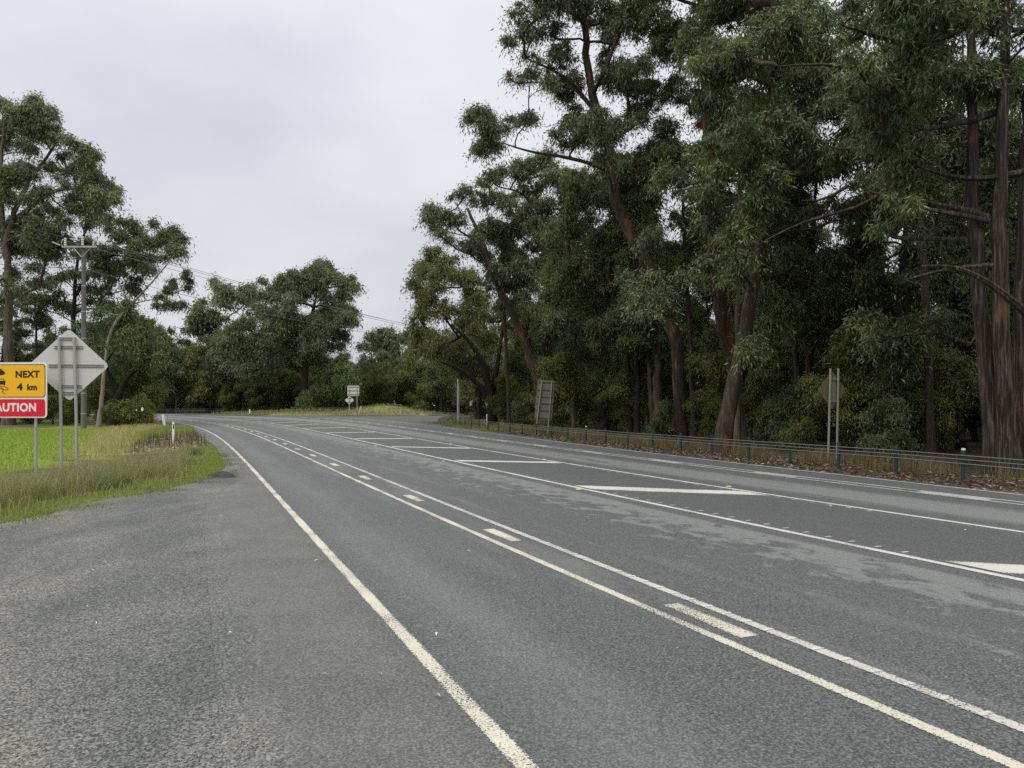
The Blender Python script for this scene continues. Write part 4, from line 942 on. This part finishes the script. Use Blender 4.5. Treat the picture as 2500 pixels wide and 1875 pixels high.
# diamond sign seen from behind
D = 21.0; k = D / F; root = empty('diamond_sign', ((170 - CX) * k, D, 0), 'large pale diamond sign seen from behind on two grey posts, left verge', 'road sign', rz=R(4))
z = lambda py: EYE + (HZ - py) * k; X_ = lambda px: (px - 170) * k
m = MB(); m.plate(round_poly([(X_(170), z(979.5)), (X_(264), z(893)), (X_(168), z(802)), (X_(72), z(893))], .13, 6), 0, .006); m.build('sign_panel', M['sign_back'], root)
for a, b in ((148.5, 153.5), (183.5, 189.5)):
    m = MB(); m.tube([(X_(b + 1), -.075, -.2), (X_(b - 1), -.075, z(1000)), (X_(a), -.075, z(826))], .040, 12); m.build('post', M['post_metal'], root)
m = MB()
for xa_, xb_, py in ((147, 186, 827), (134, 202, 848), (121, 251, 893), (143, 199, 943.5), (154, 184, 960)):
    for dz in (-.028, .028): m.box((X_((xa_ + xb_) / 2), -.016, z(py) + dz), ((xb_ - xa_) * k, .022, .015))
m.build('bracket', M['rail_metal'], root)

# thin post beside the pole, back of the left verge
D = 66; p = P(199.5, 960, D); m = MB(); m.tube([(0, 0, -.2), (0, 0, 4.6)], .06, 10)
o = m.build('marker_post', plain('pale_green_grey_post', (.34, .40, .38), .6), None); o.location = (p[0], D, 0); tag(o, 'thin pale upright post just left of the power pole foot', 'post')

# leaning rectangular sign seen from behind, beyond the barrier
D = 48.5; k = D / F; root = empty('rectangular_sign', ((1330 - CX) * k, D, 0), 'tall rectangular sign seen from behind, tilted, on two posts behind the barrier', 'road sign', rz=R(8))
z = lambda py: EYE + (HZ - py) * k; X_ = lambda px: (px - 1330) * k
m = MB(); m.plate(round_poly([(X_(1304), z(1024)), (X_(1347.5), z(1027)), (X_(1354.8), z(929.2)), (X_(1313), z(927))], .10), 0, .01); m.build('sign_panel', M['sign_back_dull'], root)
for a, b in (((1322.5, 931), (1306, 1066)), ((1347.5, 932), (1336, 1062))):
    m = MB(); m.tube([(X_(b[0]), -.075, -.1), (X_(a[0]), -.075, z(a[1]))], .045, 10); m.build('post', plain('grey_olive_post', (.22, .22, .17), .6), root)
m = MB()
for j, py in enumerate((934, 952.5, 969.5, 986, 1002.5, 1021)):
    t = (py - 927) / 98; a, b = 1313 - 9 * t, 1355 - 7 * t
    m.box((X_((a + b) / 2), -.02, z(py)), ((b - a - 3) * k, .024, .05), Matrix.Rotation(R(2.5), 3, 'Y'))
m.build('bracket', plain('dark_bracket', (.07, .07, .055), .6), root)

# mossy diamond on two tall posts, right
D = 25.3; k = D / F; root = empty('mossy_diamond_sign', ((2034 - CX) * k, D, 0), 'mossy diamond sign in shade seen from behind on two tall pale posts, right verge', 'road sign', rz=R(14))
z = lambda py: EYE + (HZ - py) * k; X_ = lambda px: (px - 2034) * k
m = MB(); m.plate(round_poly([(X_(2030), z(1000)), (X_(2070), z(952)), (X_(2032), z(906)), (X_(1991), z(951))], .06), .0, .01); m.build('sign_panel', M['sign_back_olive'], root)
m = MB(); m.plate(rect(X_(2032), (z(920) + z(984)) / 2, 20 * k, z(920) - z(984)), -.006, -.001); m.build('backing_plate', M['sign_back_dull'], root)
for a, b in (((2023, 900), (2015.5, 1134)), ((2045, 899.5), (2040, 1136))):
    m = MB(); m.tube([(X_(b[0]), -.07, -.2), (X_(a[0]), -.07, z(a[1]))], .037, 10); m.build('post', plain('pale_weathered_post', (.23, .23, .185), .6), root)
m = MB(); m.box((X_(2033), -.022, z(927)), (24 * k, .03, .05)); m.box((X_(2031), -.022, z(979)), (26 * k, .03, .05)); m.build('bracket', M['rail_metal'], root)

# far pair of signs on the mound
D = 150; k = D / F; zz = lambda py: EYE + (HZ - py) * k
xr = (863 - CX) * k; gzr = float(gz(xr, D))
root = empty('rectangular_sign', (xr, D, gzr), 'far grey rectangular sign seen from behind on the grassy mound', 'road sign'); z = lambda py: zz(py) - gzr; X_ = lambda px: (px - 863) * k
m = MB(); m.plate(round_poly(rect(X_(862.5), (z(941.5) + z(966.5)) / 2, 29 * k, z(941.5) - z(966.5)), .15), 0, .02); m.build('sign_panel', M['sign_back'], root)
for px in (853, 872): m = MB(); m.tube([(X_(px), -.08, -.3), (X_(px), -.08, z(942.5))], .075, 8); m.build('post', M['post_metal'], root)
m = MB()
for py in (945, 954, 963): m.box((X_(862.5), -.03, z(py)), (28 * k, .04, .14))
m.build('bracket', M['rail_metal'], root)
D = 147; k = D / F; xr = (853 - CX) * k; gzr = float(gz(xr, D)); zz = lambda py: EYE + (HZ - py) * k
root = empty('diamond_sign', (xr, D, gzr), 'small far diamond sign seen from behind below the rectangular one on the mound', 'road sign'); z = lambda py: zz(py) - gzr; X_ = lambda px: (px - 853) * k
m = MB(); m.plate(round_poly([(0, z(988)), (X_(864.5), z(977)), (0, z(966.5)), (X_(841.5), z(977))], .12), 0, .02); m.build('sign_panel', M['sign_back'], root)
m = MB(); m.tube([(0, -.08, -.3), (0, -.08, z(969))], .07, 8); m.build('post', M['post_metal'], root)
m = MB(); m.box((0, -.04, z(972)), (10 * k, .05, .12)); m.box((0, -.04, z(982)), (12 * k, .05, .12)); m.build('bracket', M['rail_metal'], root)

# small white sign with arrow by the side road
D = 80; k = D / F; root = empty('arrow_sign', ((1150 - CX) * k, D, 0), 'small white sign with dark arrow on thin post behind the far barrier end', 'road sign'); zz = lambda py: EYE + (HZ - py) * k; X_ = lambda px: (px - 1150) * k
m = MB(); m.plate([(X_(1146.6), zz(991.5)), (X_(1152), zz(988)), (X_(1153.8), zz(976.5)), (X_(1147), zz(981.5))], 0, .02); m.build('sign_panel', M['white'], root)
m = MB(); m.plate([(X_(1149), zz(983.5)), (X_(1153), zz(981)), (X_(1153), zz(983.2)), (X_(1150.5), zz(984.6))], -.006, -.001); m.build('arrow', M['black'], root)
m = MB(); m.tube([(X_(1149.5), .06, -.1), (X_(1150), .06, zz(984))], .045, 8); m.build('post', M['timber'], root)

# ------------------------------------------------------------------ guide posts
def guide_post(px, py, h, label, wd=.10, lean=0., mark=True):
    q = PG(px, py); r_ = empty('guide_post', (q[0], q[1], 0), label, 'guide post', 'white roadside guide posts', R(8)); r_.rotation_euler[1] = lean
    m = MB(); m.plate([(-wd / 2, -.1), (wd / 2, -.1), (wd / 2, h - .06), (wd * .3, h), (-wd * .3, h), (-wd / 2, h - .04)], -.018, .018); b_ = m.build('post', M['plastic_white'], r_)
    if mark:
        m = MB(); m.box((.01, -.021, h * .80), (.045, .006, .22)); m.build('reflector', M['black'], r_)
guide_post(423, 1085, 1.10, 'nearest white guide post with dark reflector on the left verge', .105)
guide_post(402, 1042, 1.12, 'second white guide post, leaning, at the inside of the bend', .22, R(-8), False)
D = 150; m = MB()
q = PG(609.5, 1013.3); r_ = empty('guide_post', (q[0], q[1], 0), 'far white guide post on the outside of the bend', 'guide post', 'white roadside guide posts')
m = MB(); m.plate([(-.12, -.1), (.12, -.1), (.12, 1.15), (-.12, 1.2)], -.03, .03); m.build('post', M['plastic_white'], r_)
q = np.array([(1188 - CX) / F * 72, 72]); r_ = empty('guide_post', (q[0], q[1], 0), 'white guide post behind the barrier beside the forked tree', 'guide post', 'white roadside guide posts')
m = MB(); m.plate([(-.07, -.1), (.05, -.1), (.08, 1.05), (-.04, 1.1)], -.03, .03); m.build('post', M['plastic_white'], r_)
# white markers glimpsed through the wattle bush
for px, py, r_m, lab in ((347.5, 999, .13, 'larger white marker disc glimpsed at the right side of the wattle bush'), (333, 1001.3, .06, 'smaller white marker glimpsed at the left side of the wattle bush gap')):
    Dm = 66.5; p = P(px, py, Dm); r_ = empty('marker_disc', (p[0], p[1], 0), lab, 'marker')
    m = MB(); n = 14; m.plate([(r_m * .75 * math.cos(2 * math.pi * j / n), p[2] + r_m * 1.3 * math.sin(2 * math.pi * j / n)) for j in range(n)], -.015, .015); m.build('disc', M['white'], r_)
    m = MB(); m.tube([(0, .03, -.1), (0, .03, p[2])], .02, 6); m.build('post', M['timber'], r_)

# ------------------------------------------------------------------ power poles and wires
D = 62; k = D / F; px0 = 204.5
H1 = EYE + (HZ - 600) * k
root = empty('power_pole', ((px0 - CX) * k, D, 0), 'grey power pole with steel crossarm and insulators behind the left pasture', 'power pole')
m = MB(); m.tube([(0, 0, -.5), (0, 0, H1 * .5), (0, 0, H1)], [.225, .19, .15], 14); po = m.build('pole', M['pole'], root)
for py in (698, 761, 826, 900, 960, 1010):
    m = MB(); zz_ = EYE + (HZ - py) * k; m.tube([(0, 0, zz_ - .045), (0, 0, zz_ + .045)], .232 - .08 * zz_ / H1 + .004, 14); m.build('band', M['metal'], po)
zc = EYE + (HZ - 604) * k; X_ = lambda px: (px - px0) * k
m = MB(); m.box(((X_(156) + X_(240)) / 2, -.24, zc), (84 * k, .12, .13)); arm = m.build('crossarm', M['metal'], root)
m = MB()
for s in (-1, 1): m.tube([(s * .72, -.25, zc - .05), (s * .05, -.25, zc - .85)], .035, 6)
m.build('brace', M['metal'], root)
def insul(px, h, mat, rad=.06):
    m = MB(); x = X_(px); pts, rr = [], []
    for j in range(9): pts.append((x, -.24, zc + .085 + h * j / 8)); rr.append(rad * (1.25 if j % 2 else .75))
    m.tube(pts, rr, 10); m.build('insulator', mat, root)
insul(163.5, .62, M['porcelain'], .09); insul(205.5, .75, M['porcelain'], .09); insul(197.5, .42, M['teal'], .12); insul(232, .35, M['porcelain'], .07)
m = MB(); m.tube([(X_(163.5), -.24, zc + .62), (X_(157), -.24, zc + .58), (X_(154.5), -.24, zc + .35), (X_(155.5), -.24, zc + .1)], .035, 6); m.tube([(X_(151), -.24, zc + .12), (X_(136), -.5, zc + .33)], .05, 8); m.tube([(X_(197), -.2, zc + .5), (X_(178), -.4, zc + .62)], .045, 8); m.build('strain_fitting', M['porcelain'], root)
D2 = 92; k2 = D2 / F; H2 = EYE + (HZ - 815) * k2
root = empty('power_pole', ((1118.6 - CX) * k2, D2, 0), 'pale concrete pole half hidden by foliage at the side road corner', 'power pole')
m = MB(); m.tube([(0, 0, -.5), (0, 0, H2)], [.155, .12], 12); m.build('pole', M['concrete_pole'], root)
m = MB(); m.box((0, -.15, H2 - .3), (2.0, .1, .12)); m.build('crossarm', M['timber'], root)
def wire(a, b, sag, label, r_=.018):
    a, b = np.array(a, float), np.array(b, float); t = np.linspace(0, 1, 26); pts = a + (b - a) * t[:, None]; pts[:, 2] -= sag * 4 * t * (1 - t)
    m = MB(); m.tube(pts - a, r_, 5); o = m.build('power_line', M['cable'], None); o.location = a; tag(o, label, 'power line', 'overhead wires')
cx_ = (px0 - CX) * k
for j, (px, dz, lab) in enumerate(((158, .55, 'overhead wire on the left end of the crossarm running right over the bend'), (205.5, .85, 'overhead wire on the middle insulator running right over the bend'), (234, .4, 'overhead wire on the right end of the crossarm running right over the bend'))):
    wire((cx_ + X_(px), D - .24, zc + dz), ((1118.6 - CX) * k2 + (j - 1) * .9, D2 - .15, H2 - .2), .35 + .12 * j, lab)
for j, (px, dz, ex, ey, lab) in enumerate(((137, .32, -420, 405, 'upper overhead wire leaving the crossarm to the left'), (178, .62, -420, 375, 'topmost overhead wire leaving the pole to the left'))):
    wire((cx_ + X_(px), D - .45, zc + dz), P(ex, ey, 42), .4, lab)
wire((cx_, D - .25, EYE + (HZ - 656) * k), P(-420, 588, 42), .35, 'lowest overhead wire clamped below the crossarm running left', .022)
wire((cx_, D - .25, EYE + (HZ - 656) * k), ((1118.6 - CX) * k2, D2 - .2, H2 - 1.2), .9, 'lowest overhead wire clamped below the crossarm running right')

# ------------------------------------------------------------------ far rail, far wire fence, stump, lump, pavement markers
y0 = 158.; root = empty('rail_fence', (-42, y0, 0), 'low dark timber rail along the crest of the far grassy mound', 'fence')
m = MB(); xs = np.linspace(-46, -32, 9); m.tube([(x + 42, 0, float(gz(x, y0)) * .3 + 1.22) for x in xs], .11, 6); m.build('rail', M['timber'], root)
for x in xs[::2]: m = MB(); m.tube([(x + 42, .02, -.2), (x + 42, .02, 1.3)], .09, 6); m.build('post', M['timber'], root)
root = empty('wire_fence', (-75, 180, 0), 'faint low wire fence along the outside of the far bend', 'fence')
for x in np.linspace(-100, -52, 17): m = MB(); m.tube([(x + 75, 0, -.2), (x + 75, 0, 1.15)], .06, 6); m.build('post', M['timber'], root)
for h in (.35, .7, 1.05): m = MB(); m.tube([(-25, -.07, h), (23, -.07, h)], .03, 5); m.build('wire', M['cable'], root)
p = P(877, 1012, 143); m = MB(); m.tube([(0, 0, -.2), (.06, 0, .5), (.2, 0, 1.0), (.32, 0, 1.75)], [.24, .2, .17, .1], 8); m.tube([(.15, 0, .8), (.5, 0, 1.15)], [.12, .07], 6)
o = m.build('tree_stump', M['stump'], None, True); o.location = (p[0], 143, 0); tag(o, 'bleached leaning stump at the near foot of the grassy mound', 'stump')
q = PG(541, 1166)
g = G_(77); vv_ = []; 
nr = 22; rr = [1.0, .72, .4, .0]; hh = [0, .085, .13, .145]; m = MB(); ring = []
for a_, h_ in zip(rr, hh):
    for j in range(nr):
        t = 2 * math.pi * j / nr; e = 1 + .22 * math.sin(2 * t + 1) + g.uniform(-.1, .1)
        ring.append((.36 * a_ * e * math.cos(t), .20 * a_ * e * math.sin(t), h_ * (1 + g.uniform(-.2, .2)) - (.02 if h_ == 0 else 0)))
m.add(ring, [[i * nr + j, i * nr + (j + 1) % nr, (i + 1) * nr + (j + 1) % nr, (i + 1) * nr + j] for i in range(3) for j in range(nr)])
o = m.build('bitumen_lump', M['rubble'], None); o.location = (q[0], q[1], .006); tag(o, 'dark lump of broken bitumen on the shoulder at the grass point', 'rubble')
def rrpm(px, py, label):
    q = PG(px, py); m = MB()
    m.add([(-.06, -.05, 0), (.06, -.05, 0), (.06, .05, 0), (-.06, .05, 0), (-.045, -.02, .022), (.045, -.02, .022), (.045, .02, .022), (-.045, .02, .022)], [(4, 5, 6, 7), (0, 1, 5, 4), (1, 2, 6, 5), (2, 3, 7, 6), (3, 0, 4, 7)])
    o = m.build('pavement_marker', M['amber'], None); o.location = (q[0], q[1], .018); tag(o, label, 'pavement marker', 'raised pavement markers')
for px, py, lab in ((1412, 1197, 'amber raised pavement marker at the tip of the nearest full diagonal bar'), (1083, 1127.5, 'amber raised pavement marker at the left tip of the second diagonal bar'), (917, 1089.5, 'amber raised pavement marker by the left median line before the third bar'), (1779, 1190, 'yellow raised pavement marker on the right median line near the nearest full bar'), (1328, 1123, 'raised pavement marker on the right median line near the second bar'), (1101, 1084.5, 'far raised pavement marker on the right median line')):
    rrpm(px, py, lab)
